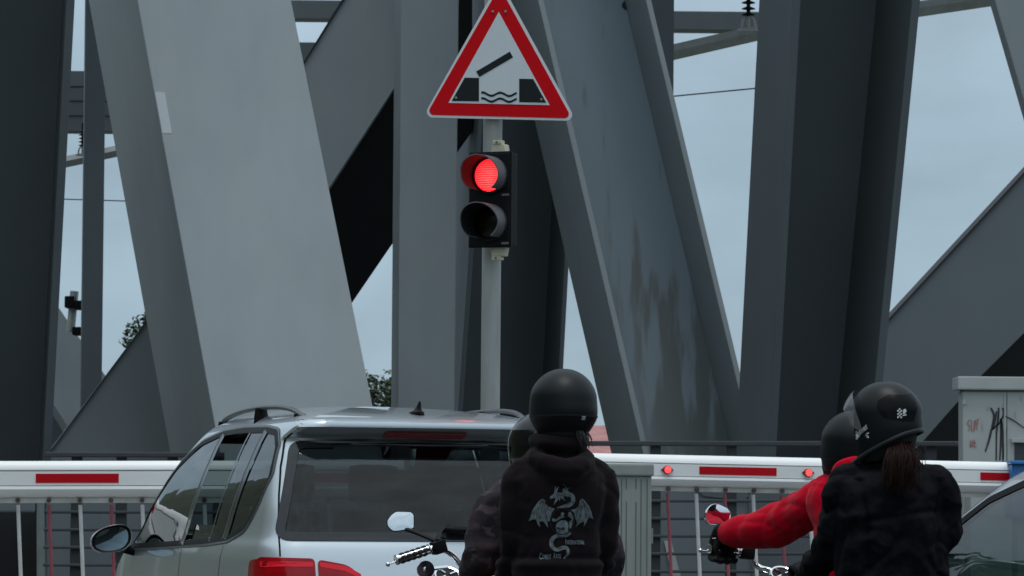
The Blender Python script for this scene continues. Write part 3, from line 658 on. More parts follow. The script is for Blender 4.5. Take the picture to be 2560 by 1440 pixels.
# ================================================================ cars
def paint_mat(name, col, metal=.65, rough=.32):
    m, t, b = newmat(name)
    b.inputs['Base Color'].default_value = (*col, 1); b.inputs['Metallic'].default_value = metal; b.inputs['Roughness'].default_value = rough
    b.inputs['Coat Weight'].default_value = 1; b.inputs['Coat Roughness'].default_value = .02
    tcn = nd(t, 'ShaderNodeTexCoord'); n = nd(t, 'ShaderNodeTexNoise'); n.inputs['Scale'].default_value = 900; n.inputs['Detail'].default_value = 1
    t.links.new(tcn.outputs['Object'], n.inputs['Vector'])
    bp = nd(t, 'ShaderNodeBump'); bp.inputs['Strength'].default_value = .05; bp.inputs['Distance'].default_value = .001
    t.links.new(n.outputs[0], bp.inputs['Height']); t.links.new(bp.outputs[0], b.inputs['Normal'])
    n2 = nd(t, 'ShaderNodeTexNoise'); n2.inputs['Scale'].default_value = 2.2; n2.inputs['Detail'].default_value = 7; t.links.new(tcn.outputs['Object'], n2.inputs['Vector'])
    q = nd(t, 'ShaderNodeMapRange'); q.inputs[1].default_value = .35; q.inputs[2].default_value = .7; q.inputs[3].default_value = .015; q.inputs[4].default_value = .10
    t.links.new(n2.outputs[0], q.inputs[0]); t.links.new(q.outputs[0], b.inputs['Coat Roughness'])
    return m
M['silver'] = paint_mat('silver metallic paint', (.545, .60, .635))
M['silver2'] = paint_mat('pale silver metallic paint', (.52, .54, .56))
M['trim_black'] = mat('black window trim', (.006, .0065, .007), .5, 0, spec=.12)
M['trim_grey'] = mat('satin grey trim', (.10, .11, .115), .35, .3)
M['gloss_black'] = mat('gloss black pillar', (.006, .007, .008), .2, 0, coat=.3, spec=.3)
M['rubber'] = mat('tyre rubber', (.018, .018, .018), .8, 0, bump=(120, .3))
M['alloy'] = mat('alloy wheel', (.5, .5, .5), .35, .8)
M['interior'] = mat('dark cabin lining', (.02, .021, .023), .9)
M['seatcloth'] = mat('dark seat cloth', (.030, .031, .035), .9, 0, var=(50, .3))
M['headlining'] = mat('grey headlining', (.16, .165, .17), .9)
M['privacy'] = glass('privacy glass', (.115, .145, .165), .95)
M['side_glass'] = glass('tinted side glass', (.095, .12, .12), 1.)
M['screen_glass'] = glass('windscreen glass', (.26, .31, .31), 1.)
M['green_glass'] = glass('green tinted glass', (.34, .50, .45), 1.)
M['frit'] = mat('black ceramic glass edge', (.016, .019, .022), .06, 0, spec=.5)
M['tail_red'] = mat('red lamp glass', (.40, .001, .006), .15, 0, coat=.35, spec=.2, var=(14, .35))
M['tail_bright'] = mat('bright red light guide', (.80, .012, .03), .2, 0, coat=.3, spec=.2)
M['tail_dark'] = mat('dark red lamp glass', (.34, .003, .008), .12, 0, coat=.4)
M['mirror'] = mat('mirror glass', (.80, .83, .85), .015, 1.)
M['mirror_tint'] = mat('tinted mirror glass', (.30, .38, .42), .02, 1.)
M['chrome'] = mat('chrome', (.78, .79, .80), .06, 1., var=(20, .06))
M['plate_white'] = mat('white plate', (.7, .7, .68), .5)
M['person_dark'] = mat('dark clothing of people in the car', (.05, .055, .06), .9)

def catmull(tab, z):
    """interpolates rows (z, a, b, c...) with a monotone-ish cubic"""
    n = len(tab)
    if z <= tab[0][0]: return tab[0][1:]
    if z >= tab[-1][0]: return tab[-1][1:]
    for i in range(n-1):
        if tab[i][0] <= z <= tab[i+1][0]: break
    p0, p1, p2, p3 = tab[max(i-1, 0)], tab[i], tab[i+1], tab[min(i+2, n-1)]
    h = p2[0]-p1[0]; t = (z-p1[0])/h; o = []
    for k in range(1, len(p1)):
        def sl(a, b_): return (b_[k]-a[k])/(b_[0]-a[0]) if b_[0] != a[0] else 0
        d, dl, dr = sl(p1, p2), sl(p0, p1) if i > 0 else sl(p1, p2), sl(p2, p3) if i < n-2 else sl(p1, p2)
        m1 = 0 if dl*d <= 0 else 2*dl*d/(dl+d); m2 = 0 if d*dr <= 0 else 2*d*dr/(d+dr)
        o.append((2*t**3-3*t*t+1)*p1[k]+(t**3-2*t*t+t)*h*m1+(-2*t**3+3*t*t)*p2[k]+(t**3-t*t)*h*m2)
    return o
def plan(row, taper, mid):
    """closed plan outline at one height; rear at small y, anticlockwise, left half then mirrored"""
    yr, yf, hw, rr, rf = row
    L = yf-yr; hw = max(hw, .01); rr = min(rr, hw*.95, L*.45); rf = min(rf, hw*.95, L*.45)
    half = []
    nx = hw-rr
    for k in range(24): half.append((-nx*k/24, yr))
    for k in range(12):
        a = math.pi/2*k/12; half.append((-(nx+rr*math.sin(a)), yr+rr-rr*math.cos(a)))
    for k in range(150): half.append((-hw, yr+rr+(yf-rf-yr-rr)*k/150))
    nf = hw-rf
    for k in range(10):
        a = math.pi/2*k/10; half.append((-(nf+rf*math.cos(a)), yf-rf+rf*math.sin(a)))
    for k in range(26): half.append((-nf*(1-k/26), yf))
    half.append((0, yf))
    o = []
    for x, y in half:
        s = 1-taper*((y-mid)/2.4)**2 if L > .5 else 1
        bul = .05*(x/.9)**2
        yy = y+bul*max(0, 1-(y-yr)/.6)-.16*(x/.9)**2*max(0, 1-(yf-y)/.9)
        o.append((x*s, yy))
    return o+[(-x, y) for x, y in o[-2:0:-1]]
def body_mesh(tab, taper, mid, dz=.02, zs=None):
    zs = zs or []
    z0, z1 = tab[0][0], tab[-1][0]; n = int((z1-z0)/dz)
    levels = sorted(set([round(z0+(z1-z0)*k/n, 4) for k in range(n+1)]))
    bm = bmesh.new(); rings = []
    for z in levels:
        rings.append([bm.verts.new((x, y, z)) for x, y in plan(catmull(tab, z), taper, mid)])
    for a, b_ in zip(rings, rings[1:]):
        m_ = len(a)
        for k in range(m_): bm.faces.new((a[k], a[(k+1) % m_], b_[(k+1) % m_], b_[k]))
    bm.faces.new(rings[-1]); bm.faces.new(rings[0][::-1])
    bmesh.ops.remove_doubles(bm, verts=bm.verts[:], dist=.0005)
    bmesh.ops.recalc_face_normals(bm, faces=bm.faces[:])
    return bm
def inside(pt, poly):
    x, y = pt; c_ = False; n = len(poly)
    for i in range(n):
        (x0, y0), (x1, y1) = poly[i], poly[i-1]
        if (y0 > y) != (y1 > y) and x < (x1-x0)*(y-y0)/(y1-y0)+x0: c_ = not c_
    return c_
def round_poly(pts, rad, n=6):
    """rounds a polygon's corners; rad one number or one per corner"""
    V = [Vector(p) for p in pts]; m_ = len(V); o = []
    for i in range(m_):
        p, a, b_ = V[i], V[i-1], V[(i+1) % m_]; r = rad[i] if isinstance(rad, (list, tuple)) else rad
        da, db = (a-p), (b_-p); d = min(r, da.length*.45, db.length*.45)
        s, e = p+da.normalized()*d, p+db.normalized()*d
        if r <= 0: o.append(p); continue
        for k in range(n+1):
            t = k/n; o.append(s*(1-t)**2+p*2*t*(1-t)+e*t*t)
    q = []
    for i in range(len(o)):                   # even resampling
        a, b_ = o[i], o[(i+1) % len(o)]; l = (b_-a).length
        if l < 1e-5: continue
        for k in range(max(1, int(l/.03))): q.append(a+(b_-a)*k/max(1, int(l/.03)))
    return [(v.x, v.y) for v in q]
def inset(poly, d):
    n = len(poly); V = [Vector(p) for p in poly]; area = sum(V[i-1].x*V[i].y-V[i].x*V[i-1].y for i in range(n))
    o = []
    for i in range(n):
        t = (V[(i+1) % n]-V[i-1]); t = t.normalized() if t.length > 1e-9 else Vector((1, 0)); nn = Vector((-t.y, t.x))*(1 if area > 0 else -1)
        o.append(tuple(V[i]+nn*d))
    return o
class Skin:
    """projects 2D outlines onto a body shell from the rear ('r'), the left ('l') or the right ('R')"""
    def __init__(s, bm): s.bvh = BVHTree.FromBMesh(bm)
    def pt(s, v, q, off):
        u, z = q
        if v == 'r': o, d = Vector((u, -3, z)), Vector((0, 1, 0))
        elif v == 'f': o, d = Vector((u, 8, z)), Vector((0, -1, 0))
        elif v == 'l': o, d = Vector((-3, u, z)), Vector((1, 0, 0))
        else: o, d = Vector((3, u, z)), Vector((-1, 0, 0))
        h = s.bvh.ray_cast(o, d)
        if h[0] is None:
            h = s.bvh.find_nearest(Vector((u, 0, z)) if v in 'rf' else Vector((-.7 if v == 'l' else .7, u, z)))
        n = h[1] if h[1].dot(d) < 0 else -h[1]
        return h[0]+n*off
    def patch(s, v, poly, off, rings=7):
        bm = bmesh.new(); cx = sum(p[0] for p in poly)/len(poly); cy = sum(p[1] for p in poly)/len(poly); L = []
        for k in range(rings): 
            t = 1-k/rings
            L.append([bm.verts.new(s.pt(v, (cx+(x-cx)*t, cy+(y-cy)*t), off)) for x, y in poly])
        c_ = bm.verts.new(s.pt(v, (cx, cy), off)); n = len(poly)
        for a, b_ in zip(L, L[1:]):
            for i in range(n): bm.faces.new((a[i], a[(i+1) % n], b_[(i+1) % n], b_[i]))
        for i in range(n): bm.faces.new((L[-1][i], L[-1][(i+1) % n], c_))
        return bm
    def band(s, v, outer_, inner_, off, rings=2):
        bm = bmesh.new(); n = len(outer_); L = []
        for k in range(rings+1):
            t = k/rings; L.append([bm.verts.new(s.pt(v, (lerp(a[0], b_[0], t), lerp(a[1], b_[1], t)), off)) for a, b_ in zip(outer_, inner_)])
        for a, b_ in zip(L, L[1:]):
            for i in range(n): bm.faces.new((a[i], a[(i+1) % n], b_[(i+1) % n], b_[i]))
        return bm
    def ribbon(s, v, pts, wd, off):
        bm = bmesh.new(); P = [Vector(p) for p in pts]; Q = []
        for a, b_ in zip(P, P[1:]):
            m_ = max(1, int((b_-a).length/.025)); Q += [a+(b_-a)*k/m_ for k in range(m_)]
        Q.append(P[-1]); n = len(Q); L = []
        for i, p in enumerate(Q):
            d = (Q[min(i+1, n-1)]-Q[max(i-1, 0)]).normalized(); s_ = Vector((d.y, -d.x))*wd/2
            L.append((bm.verts.new(s.pt(v, tuple(p+s_), off)), bm.verts.new(s.pt(v, tuple(p-s_), off))))
        for (a, b_), (c_, d_) in zip(L, L[1:]): bm.faces.new((a, b_, d_, c_))
        return bm
def cut(bm, tests):
    dead = [f for f in bm.faces if any(t(f.calc_center_median()) for t in tests)]
    bmesh.ops.delete(bm, geom=dead, context='FACES')
def wheel(root, x, y, r=.33, wd=.22):
    s = -1 if x < 0 else 1
    Mx = orient(Vector((x, y, r)), (s, 0, 0))
    bm = bmesh.new(); lathe(bm, [(r*.64, wd*.5), (r*.80, wd*.52), (r*.95, wd*.46), (r, wd*.35), (r, -wd*.35), (r*.95, -wd*.46), (r*.64, -wd*.5)], Mx, 40); t_ = obj('wheel', bm, 'rubber', root, smooth=40)
    bm = bmesh.new(); lathe(bm, [(r*.66, wd*.46), (r*.62, wd*.40), (r*.60, -wd*.4)], Mx, 40)
    for k in range(5):
        a = k*2*math.pi/5; u = Vector((math.cos(a), math.sin(a), 0)); p = Vector((-u.y, u.x, 0))
        prism(bm, [Mx @ (u*.03+p*.03+Vector((0, 0, wd*.36))), Mx @ (u*r*.63+p*.035+Vector((0, 0, wd*.40))), Mx @ (u*r*.63-p*.035+Vector((0, 0, wd*.40))), Mx @ (u*.03-p*.03+Vector((0, 0, wd*.36)))], Vector((-s*.03, 0, 0)))
    lathe(bm, [(0, wd*.40), (.05, wd*.39), (.06, wd*.3)], Mx, 20); obj('rim', bm, 'alloy', t_, smooth=40)
def seat(root, x, y, z, name='seat', wide=.50, hr=True):
    bm = bmesh.new(); box(bm, x-wide/2, x+wide/2, y, y+.5, z-.12, z+.05, .05)
    pts = [(x-wide/2, y-.02, z), (x+wide/2, y-.02, z), (x+wide/2*.82, y-.20, z+.60), (x-wide/2*.82, y-.20, z+.60)]
    prism(bm, pts, (0, .13, .0), .05); o = obj(name, bm, 'seatcloth', root, smooth=40)
    if hr:
        bm = bmesh.new(); box(bm, x-.14, x+.14, y-.27, y-.15, z+.645, z+.86, .055); obj('headrest', bm, 'seatcloth', o, smooth=40)
        bm = bmesh.new()
        for d in (-.05, .05): tube(bm, [(x+d, y-.2, z+.56), (x+d, y-.21, z+.66)], .007, 6)
        obj('headrest_post', bm, 'chrome', o)
def door_mirror(root, x, y, z, s, cap, glassm, size=(.125, .083)):
    """s -1 left, +1 right; glass faces the rear"""
    a, b_ = size
    def shape(k, sc_=1.):                      # egg outline, wide towards the car
        t = 2*math.pi*k/36; c_, n = math.cos(t), math.sin(t)
        xx = a*abs(c_)**.85*(1 if c_ > 0 else -1); zz = b_*abs(n)**.85*(1 if n > 0 else -1)*(1.0+.12*(c_*-s))
        return Vector((x+xx*sc_, 0, z+zz*sc_+.02*xx/a*-s*sc_))
    bm = bmesh.new(); rings = []
    for yy, sc_ in ((-.005, .93), (-.01, 1.0), (.02, 1.02), (.06, .93), (.09, .74), (.108, .45)):
        rings.append([bm.verts.new(shape(k, sc_)+Vector((0, y+yy, 0))) for k in range(36)])
    for r0, r1 in zip(rings, rings[1:]):
        for k in range(36): bm.faces.new((r0[k], r0[(k+1) % 36], r1[(k+1) % 36], r1[k]))
    bm.faces.new(rings[-1]); o = obj('side_mirror', bm, cap, root, smooth=50)
    bm = bmesh.new(); r0 = [bm.verts.new(shape(k, .955)+Vector((0, y-.011, 0))) for k in range(36)]; r1 = [bm.verts.new(shape(k, .83)+Vector((0, y-.002, 0))) for k in range(36)]
    rb = [bm.verts.new(shape(k, .955)+Vector((0, y+.004, 0))) for k in range(36)]
    for k in range(36): bm.faces.new((r0[k], r0[(k+1) % 36], r1[(k+1) % 36], r1[k])); bm.faces.new((rb[k], rb[(k+1) % 36], r0[(k+1) % 36], r0[k]))
    obj('mirror_rim', bm, 'trim_black', o, smooth=50)
    bm = bmesh.new(); c_ = bm.verts.new(shape(0, 0)+Vector((-s*0, y+.004, 0))); r0 = [bm.verts.new(shape(k, .85)+Vector((0, y-.0015, 0))) for k in range(36)]
    for k in range(36): bm.faces.new((r0[k], r0[(k+1) % 36], c_))
    obj('mirror_glass', bm, glassm, o, smooth=True)
    bm = bmesh.new(); tube(bm, [(x-s*a*.7, y+.04, z-.055), (x-s*a*1.25, y+.05, z-.075), (x-s*a*1.75, y+.05, z-.075)], [.035, .032, .05], 10, (1, .9)); obj('mirror_arm', bm, 'trim_black', o, smooth=50)

def cabin(root, bm_src, tests, zmin):
    """dark lining: the same shell a little inside, with the window holes"""
    bm = bm_src.copy(); bmesh.ops.recalc_face_normals(bm, faces=bm.faces[:])
    cut(bm, tests+[lambda c_: c_.z < zmin])
    for v in bm.verts: v.normal_update()
    nm = [v.normal.copy() for v in bm.verts]
    for v, n in zip(bm.verts, nm): v.co -= n*.03
    for f in bm.faces: f.smooth = True
    bmesh.ops.reverse_faces(bm, faces=bm.faces[:])
    me = bpy.data.meshes.new('cabin_lining'); bm.to_mesh(me); bm.free(); me.materials.append(M['interior']); return link('cabin_lining', me, root)

# ---------------------------------------------------------------- the silver estate (people carrier)
CAR_YAW = R(16.6)
est = thing('parked_car', 'silver estate car with roof rails waiting in front of the left barrier arm', 'car', (-.385, 18.5, 0), CAR_YAW)
ETAB = [(.18, .14, 4.66, .84, .20, .35), (.35, .02, 4.80, .91, .22, .4), (.60, -.02, 4.84, .945, .22, .45), (.80, -.01, 4.78, .955, .22, .45), (.94, .02, 4.55, .950, .21, .5),
        (1.02, .045, 4.12, .935, .20, .4), (1.08, .075, 3.98, .915, .19, .35), (1.25, .145, 3.72, .875, .17, .34), (1.40, .215, 3.45, .83, .16, .32), (1.52, .28, 3.20, .785, .15, .30), (1.585, .325, 3.05, .76, .15, .3),
        (1.60, .320, 3.02, .752, .15, .3), (1.635, .22, 2.94, .735, .15, .3), (1.662, .165, 2.86, .72, .15, .3), (1.682, .165, 2.80, .705, .15, .3), (1.70, .21, 2.75, .69, .16, .32), (1.725, .34, 2.66, .655, .2, .35), (1.75, .55, 2.55, .60, .25, .38),
        (1.775, .85, 2.42, .51, .28, .38), (1.797, 1.15, 2.28, .37, .28, .3), (1.81, 1.45, 2.08, .19, .15, .15), (1.814, 1.6, 1.9, .05, .04, .04)]
bmE = body_mesh(ETAB, .045, 2.35, .014)
skE = Skin(bmE)
rw = round_poly([(-.835, 1.062), (.835, 1.062), (.70, 1.588), (.35, 1.602), (0, 1.605), (-.35, 1.602), (-.70, 1.588)], [.085, .085, .07, .0, .0, .0, .07])
rw_in = inset(rw, .03)
dlo = [(.37, 1.40), (.47, 1.575), (.62, 1.648), (.9, 1.668), (1.5, 1.678), (2.0, 1.668), (2.45, 1.62), (2.9, 1.49), (3.35, 1.27), (3.78, 1.00), (3.5, .985), (2.5, 1.005), (1.5, 1.03), (.95, 1.055), (.62, 1.115), (.46, 1.24)]
dlo = round_poly(dlo, [.03, .025, .05, .05, .05, .05, .05, .05, .05, .015, .05, .05, .05, .05, .08, .06], 4)
dlo_in = inset(dlo, .028)
ws = round_poly([(-.80, 1.07), (.80, 1.07), (.66, 1.64), (-.66, 1.64)], .07)
t_rear = lambda c_: c_.y < .75 and inside((c_.x, c_.z), rw_in)
t_side = lambda c_: abs(c_.x) > .5 and inside((c_.y, c_.z), dlo_in)
t_ws = lambda c_: c_.y > 2.8 and abs(c_.x) < .68 and inside((c_.x, c_.z), ws)
cabin(est, bmE, [t_rear, t_side, t_ws], .45)
bmB = bmE.copy(); cut(bmB, [t_rear, t_side, t_ws]); obj('body', bmB, 'silver', est, smooth=42)
obj('rear_window', skE.patch('r', inset(rw, .012), .004, 9), 'privacy', est, smooth=True)
o = obj('window_seal', skE.band('r', rw, inset(rw, .045), .0055), 'frit', est, smooth=True)
for v in 'lR':
    obj('window_trim', skE.band(v, dlo, inset(dlo, .030), .006), 'trim_black', est, smooth=True)
    obj('window_trim', skE.band(v, inset(dlo, -.013), inset(dlo, -.001), .005), 'trim_grey', est, smooth=True)
    # panes: quarter, rear door (half open), front door
    quarter = round_poly([(.40, 1.40), (.49, 1.565), (.63, 1.635), (.83, 1.655), (.98, 1.06), (.66, 1.115), (.48, 1.24)], .03, 3)
    reard = round_poly([(.89, 1.655), (1.85, 1.668), (2.0, 1.02), (1.04, 1.052)], .02, 3)
    frontd = round_poly([(1.98, 1.655), (2.45, 1.605), (2.9, 1.475), (3.35, 1.255), (3.72, 1.01), (3.5, 1.0), (2.13, 1.02)], .02, 3)
    obj('side_window', skE.patch(v, quarter, .002, 5), 'privacy', est, smooth=True)
    if v == 'l':                              # the left rear pane is wound most of the way down
        obj('side_window', skE.patch(v, round_poly([(.90, 1.655), (1.22, 1.66), (1.36, 1.04), (1.04, 1.052)], .015, 3), .002, 5), 'privacy', est, smooth=True)
        obj('side_window', skE.patch(v, round_poly([(1.37, 1.14), (1.93, 1.14), (1.98, 1.02), (1.37, 1.035)], .015, 3), -.012, 5), 'side_glass', est, smooth=True)
    else: obj('side_window', skE.patch(v, reard, .002, 5), 'privacy', est, smooth=True)
    obj('side_window', skE.patch(v, frontd, .002, 5), 'side_glass', est, smooth=True)
    for a0, a1 in (((.87, 1.645), (1.01, 1.06)), ((1.92, 1.645), (2.065, 1.025))):
        obj('pillar', skE.ribbon(v, [a0, a1], .085, .0075), 'gloss_black', est, smooth=True)
        sx = -.028
        obj('pillar', skE.ribbon(v, [(a0[0]+.045, a0[1]), (a1[0]+.045, a1[1])], .022, .0085), 'trim_grey', est, smooth=True)
    obj('pillar', skE.ribbon(v, [(1.25, 1.645), (1.385, 1.045)], .03, .006), 'gloss_black', est, smooth=True)
    obj('seam', skE.ribbon(v, [(1.01, 1.03), (1.06, .75), (.98, .45)], .007, .0012), 'trim_black', est)
    obj('seam', skE.ribbon(v, [(2.06, 1.0), (2.10, .7), (2.05, .3)], .007, .0012), 'trim_black', est)
obj('windscreen', skE.patch('f', ws, .003, 9), 'screen_glass', est, smooth=True)
# tailgate seam lines from the roof down the pillars
for s_ in (-1, 1):
    obj('seam', skE.ribbon('r', [(s_*.65, 1.70), (s_*.715, 1.60), (s_*.760, 1.45), (s_*.787, 1.3), (s_*.805, 1.15), (s_*.812, .98)], .008, .0012), 'trim_black', est)
# roof edge channels, high brake light, tail lamps
bl = round_poly([(-.225, 1.612), (.225, 1.612), (.225, 1.642), (-.225, 1.642)], .015); obj('brake_light', skE.patch('r', bl, .006, 4), 'tail_dark', est, smooth=True)
for s_ in (-1, 1):
    outer_l = round_poly([(s_*.905, .976), (s_*.64, .970), (s_*.635, .74), (s_*.93, .74)], .025)
    inner_l = round_poly([(s_*.625, .966), (s_*.47, .938), (s_*.395, .88), (s_*.385, .76), (s_*.62, .74)], .03)
    for pl, br in ((outer_l, [(s_*.895, .955), (s_*.65, .952), (s_*.65, .928), (s_*.895, .925)]), (inner_l, [(s_*.615, .952), (s_*.47, .930), (s_*.40, .89), (s_*.40, .865), (s_*.48, .905), (s_*.615, .928)])):
        o = obj('tail_light', skE.patch('r', pl, .007, 6), 'tail_red', est, smooth=True)
        obj('light_guide', skE.patch('r', round_poly(br, .008, 3), .0085, 3), 'tail_bright', o, smooth=True)
    v = 'l' if s_ < 0 else 'R'
    o = obj('tail_light', skE.patch(v, round_poly([(.10, .975), (.34, .955), (.36, .80), (.16, .74), (.10, .74)], .03), .006, 5), 'tail_red', est, smooth=True)
# rear plate, emblem-free handle strip, bumper line
bm = skE.patch('r', round_poly([(-.26, .70), (.26, .70), (.26, .81), (-.26, .81)], .01), .012, 3); obj('number_plate', bm, 'plate_white', est)
obj('seam', skE.ribbon('r', [(-.86, .68), (.86, .68)], .01, .0015), 'trim_black', est)
# rear wiper
pw = skE.pt('r', (.13, 1.118), .02); bm = bmesh.new(); tube(bm, smooth_pts([pw+Vector((-.055, -.008, .004)), pw+Vector((-.01, -.022, .0)), pw+Vector((.18, -.018, -.006)), pw+Vector((.42, -.005, -.02))]), [lerp(.036, .010, k/18) for k in range(19)], 10, (1, .7)); obj('wiper', bm, 'blk_plastic', est, smooth=50)
# roof rails, antenna
for s_ in (-1, 1):
    pr = [(.60*s_, .42, 1.69), (.617*s_, .52, 1.735), (.632*s_, .78, 1.772), (.645*s_, 1.3, 1.788), (.642*s_, 1.9, 1.778), (.625*s_, 2.4, 1.745), (.60*s_, 2.62, 1.69)]
    bm = bmesh.new(); P = smooth_pts(pr, 6); tube(bm, P, .0155, 10, (1.15, .85)); rr = obj('roof_rail', bm, 'trim_grey', est, smooth=50)
    for yy, zt in ((.52, 1.735), (1.35, 1.786), (2.45, 1.738)):
        xx = {.52: .617, 1.35: .645, 2.45: .62}[yy]*s_; bm = bmesh.new(); tube(bm, [(xx, yy, zt), (xx-.0*s_, yy, zt-.04), (xx-.01*s_, yy, zt-.10)], [.022, .026, .036], 8, (.8, 1.5)); obj('rail_foot', bm, 'trim_black', rr, smooth=40)
az = skE.bvh.ray_cast(Vector((.02, .50, 3)), Vector((0, 0, -1)))[0]
bm = bmesh.new(); rings = []
for t_, wd_, y0, y1 in ((-.004, .036, -.10, .10), (.008, .034, -.098, .09), (.014, .020, -.085, .05), (.03, .012, -.08, .0), (.055, .008, -.078, -.045), (.065, .004, -.075, -.055)):
    rings.append([bm.verts.new(az+Vector((wd_*math.cos(a), (y0+y1)/2+(y1-y0)/2*math.sin(a), t_))) for a in [2*math.pi*k/16 for k in range(16)]])
for a, b_ in zip(rings, rings[1:]):
    for k in range(16): bm.faces.new((a[k], a[(k+1) % 16], b_[(k+1) % 16], b_[k]))
bm.faces.new(rings[-1]); obj('antenna', bm, 'trim_black', est, smooth=50)
for s_ in (-1, 1): door_mirror(est, s_*1.085, 3.52, 1.04, s_, 'silver', 'mirror_tint')
for x in (-.83, .83):
    for y in (.85, 3.75): wheel(est, x, y)
# cabin contents
bm = bmesh.new(); box(bm, -.82, .82, .25, 3.6, .30, .34); obj('cabin_floor', bm, 'interior', est)
bm = bmesh.new(); box(bm, -.80, .80, 3.2, 3.75, .5, 1.0, .06); obj('dashboard', bm, 'interior', est)
for x in (-.48, 0, .48): seat(est, x, 1.55, .62, wide=.46)
for x in (-.45, .45): seat(est, x, 2.45, .60, wide=.60)
bm = bmesh.new(); box(bm, -.78, .78, .30, 1.3, .86, .89); obj('luggage_cover', bm, 'interior', est)
Mx = orient(Vector((-.40, 3.05, .98)), (0, -1, .5)); bm = bmesh.new(); r0 = []
tube(bm, [Mx @ Vector((.18*math.cos(a), .18*math.sin(a), 0)) for a in [2*math.pi*k/28 for k in range(29)]], .016, 8, cap=False); tube(bm, [Mx @ Vector((-.18, 0, 0)), Mx @ Vector((.18, 0, 0))], .02, 6); obj('steering_wheel', bm, 'interior', est, smooth=True)

# ---------------------------------------------------------------- the second silver car at the right edge
sil = thing('parked_car', 'pale silver car cut off by the right edge, beside the passenger in black', 'car', (3.56, 14.35, 0), R(15))
STAB = [(.18, .14, 4.20, .80, .20, .35), (.35, .02, 4.35, .86, .22, .4), (.60, -.02, 4.40, .885, .22, .45), (.68, 0, 4.20, .885, .22, .45), (.76, .01, 3.74, .882, .21, .45), (.84, .03, 3.58, .876, .2, .36), (.96, .07, 3.44, .862, .2, .36), (1.05, .12, 3.33, .84, .19, .34), (1.2, .24, 3.0, .79, .18, .32), (1.33, .36, 2.68, .735, .17, .3),
        (1.40, .44, 2.50, .70, .2, .3), (1.44, .55, 2.36, .66, .22, .3), (1.47, .75, 2.2, .58, .25, .3), (1.49, 1.0, 2.0, .45, .2, .25), (1.505, 1.3, 1.8, .2, .1, .1), (1.508, 1.45, 1.65, .06, .03, .03)]
bmS = body_mesh(STAB, .045, 2.1, .016); skS = Skin(bmS)
rwS = round_poly([(-.70, 1.0), (.70, 1.0), (.60, 1.38), (-.60, 1.38)], .07); dS = [(.55, 1.18), (.75, 1.31), (1.1, 1.385), (1.6, 1.405), (2.0, 1.385), (2.35, 1.305), (2.75, 1.135), (3.44, .765), (2.9, .72), (1.8, .74), (.95, .80), (.62, .95)]
dS = round_poly(dS, [.05]*7+[.02]+[.05]*4, 4); dSi = inset(dS, .025); wsS = round_poly([(-.76, .84), (.76, .84), (.60, 1.37), (-.60, 1.37)], .06)
tr_ = lambda c_: c_.y < .7 and inside((c_.x, c_.z), inset(rwS, .03)); ts_ = lambda c_: abs(c_.x) > .45 and inside((c_.y, c_.z), dSi); tw_ = lambda c_: c_.y > 2.4 and abs(c_.x) < .64 and inside((c_.x, c_.z), wsS)
cabin(sil, bmS, [tr_, ts_, tw_], .4)
bmB = bmS.copy(); cut(bmB, [tr_, ts_, tw_]); obj('body', bmB, 'silver2', sil, smooth=42)
obj('rear_window', skS.patch('r', rwS, .004, 7), 'green_glass', sil, smooth=True)
obj('windscreen', skS.patch('f', wsS, .003, 7), 'screen_glass', sil, smooth=True)
for v in 'lR':
    obj('window_trim', skS.band(v, dS, inset(dS, .035), .006), 'trim_black', sil, smooth=True)
    obj('side_window', skS.patch(v, round_poly([(.62, 1.18), (.78, 1.29), (1.1, 1.36), (1.42, 1.38), (1.57, .765), (.97, .825), (.68, .96)], .03, 3), .002, 5), 'green_glass', sil, smooth=True)
    obj('side_window', skS.patch(v, round_poly([(1.50, 1.38), (2.0, 1.362), (2.35, 1.28), (2.72, 1.12), (3.3, .82), (3.3, .75), (1.66, .765)], .03, 3), .002, 5), 'green_glass', sil, smooth=True)
    obj('pillar', skS.ribbon(v, [(1.46, 1.39), (1.61, .745)], .09, .0075), 'gloss_black', sil, smooth=True)
    obj('pillar', skS.ribbon(v, [(2.70, 1.145), (2.74, .735)], .03, .006), 'gloss_black', sil, smooth=True)
    s_ = -1 if v == 'l' else 1
    obj('tail_light', skS.patch(v, round_poly([(.08, .92), (.34, .86), (.30, .70), (.10, .66)], .03), .006, 5), 'tail_red', sil, smooth=True)
    obj('seam', skS.ribbon(v, [(1.60, .89), (1.64, .6), (1.58, .3)], .007, .0012), 'trim_black', sil)
    door_mirror(sil, s_*.985, 2.80, .885, s_, 'trim_black', 'mirror_tint', (.115, .07))
for x in (-.77, .77):
    for y in (.8, 3.4): wheel(sil, x, y, .31, .2)
for x in (-.38, .38): seat(sil, x, 2.15, .45); seat(sil, x, 1.2, .47)
bm = bmesh.new(); box(bm, -.76, .76, .3, 3.2, .24, .28); obj('cabin_floor', bm, 'interior', sil)
bm = bmesh.new(); box(bm, -.72, .72, 2.75, 3.25, .45, .80, .05); obj('dashboard', bm, 'interior', sil)
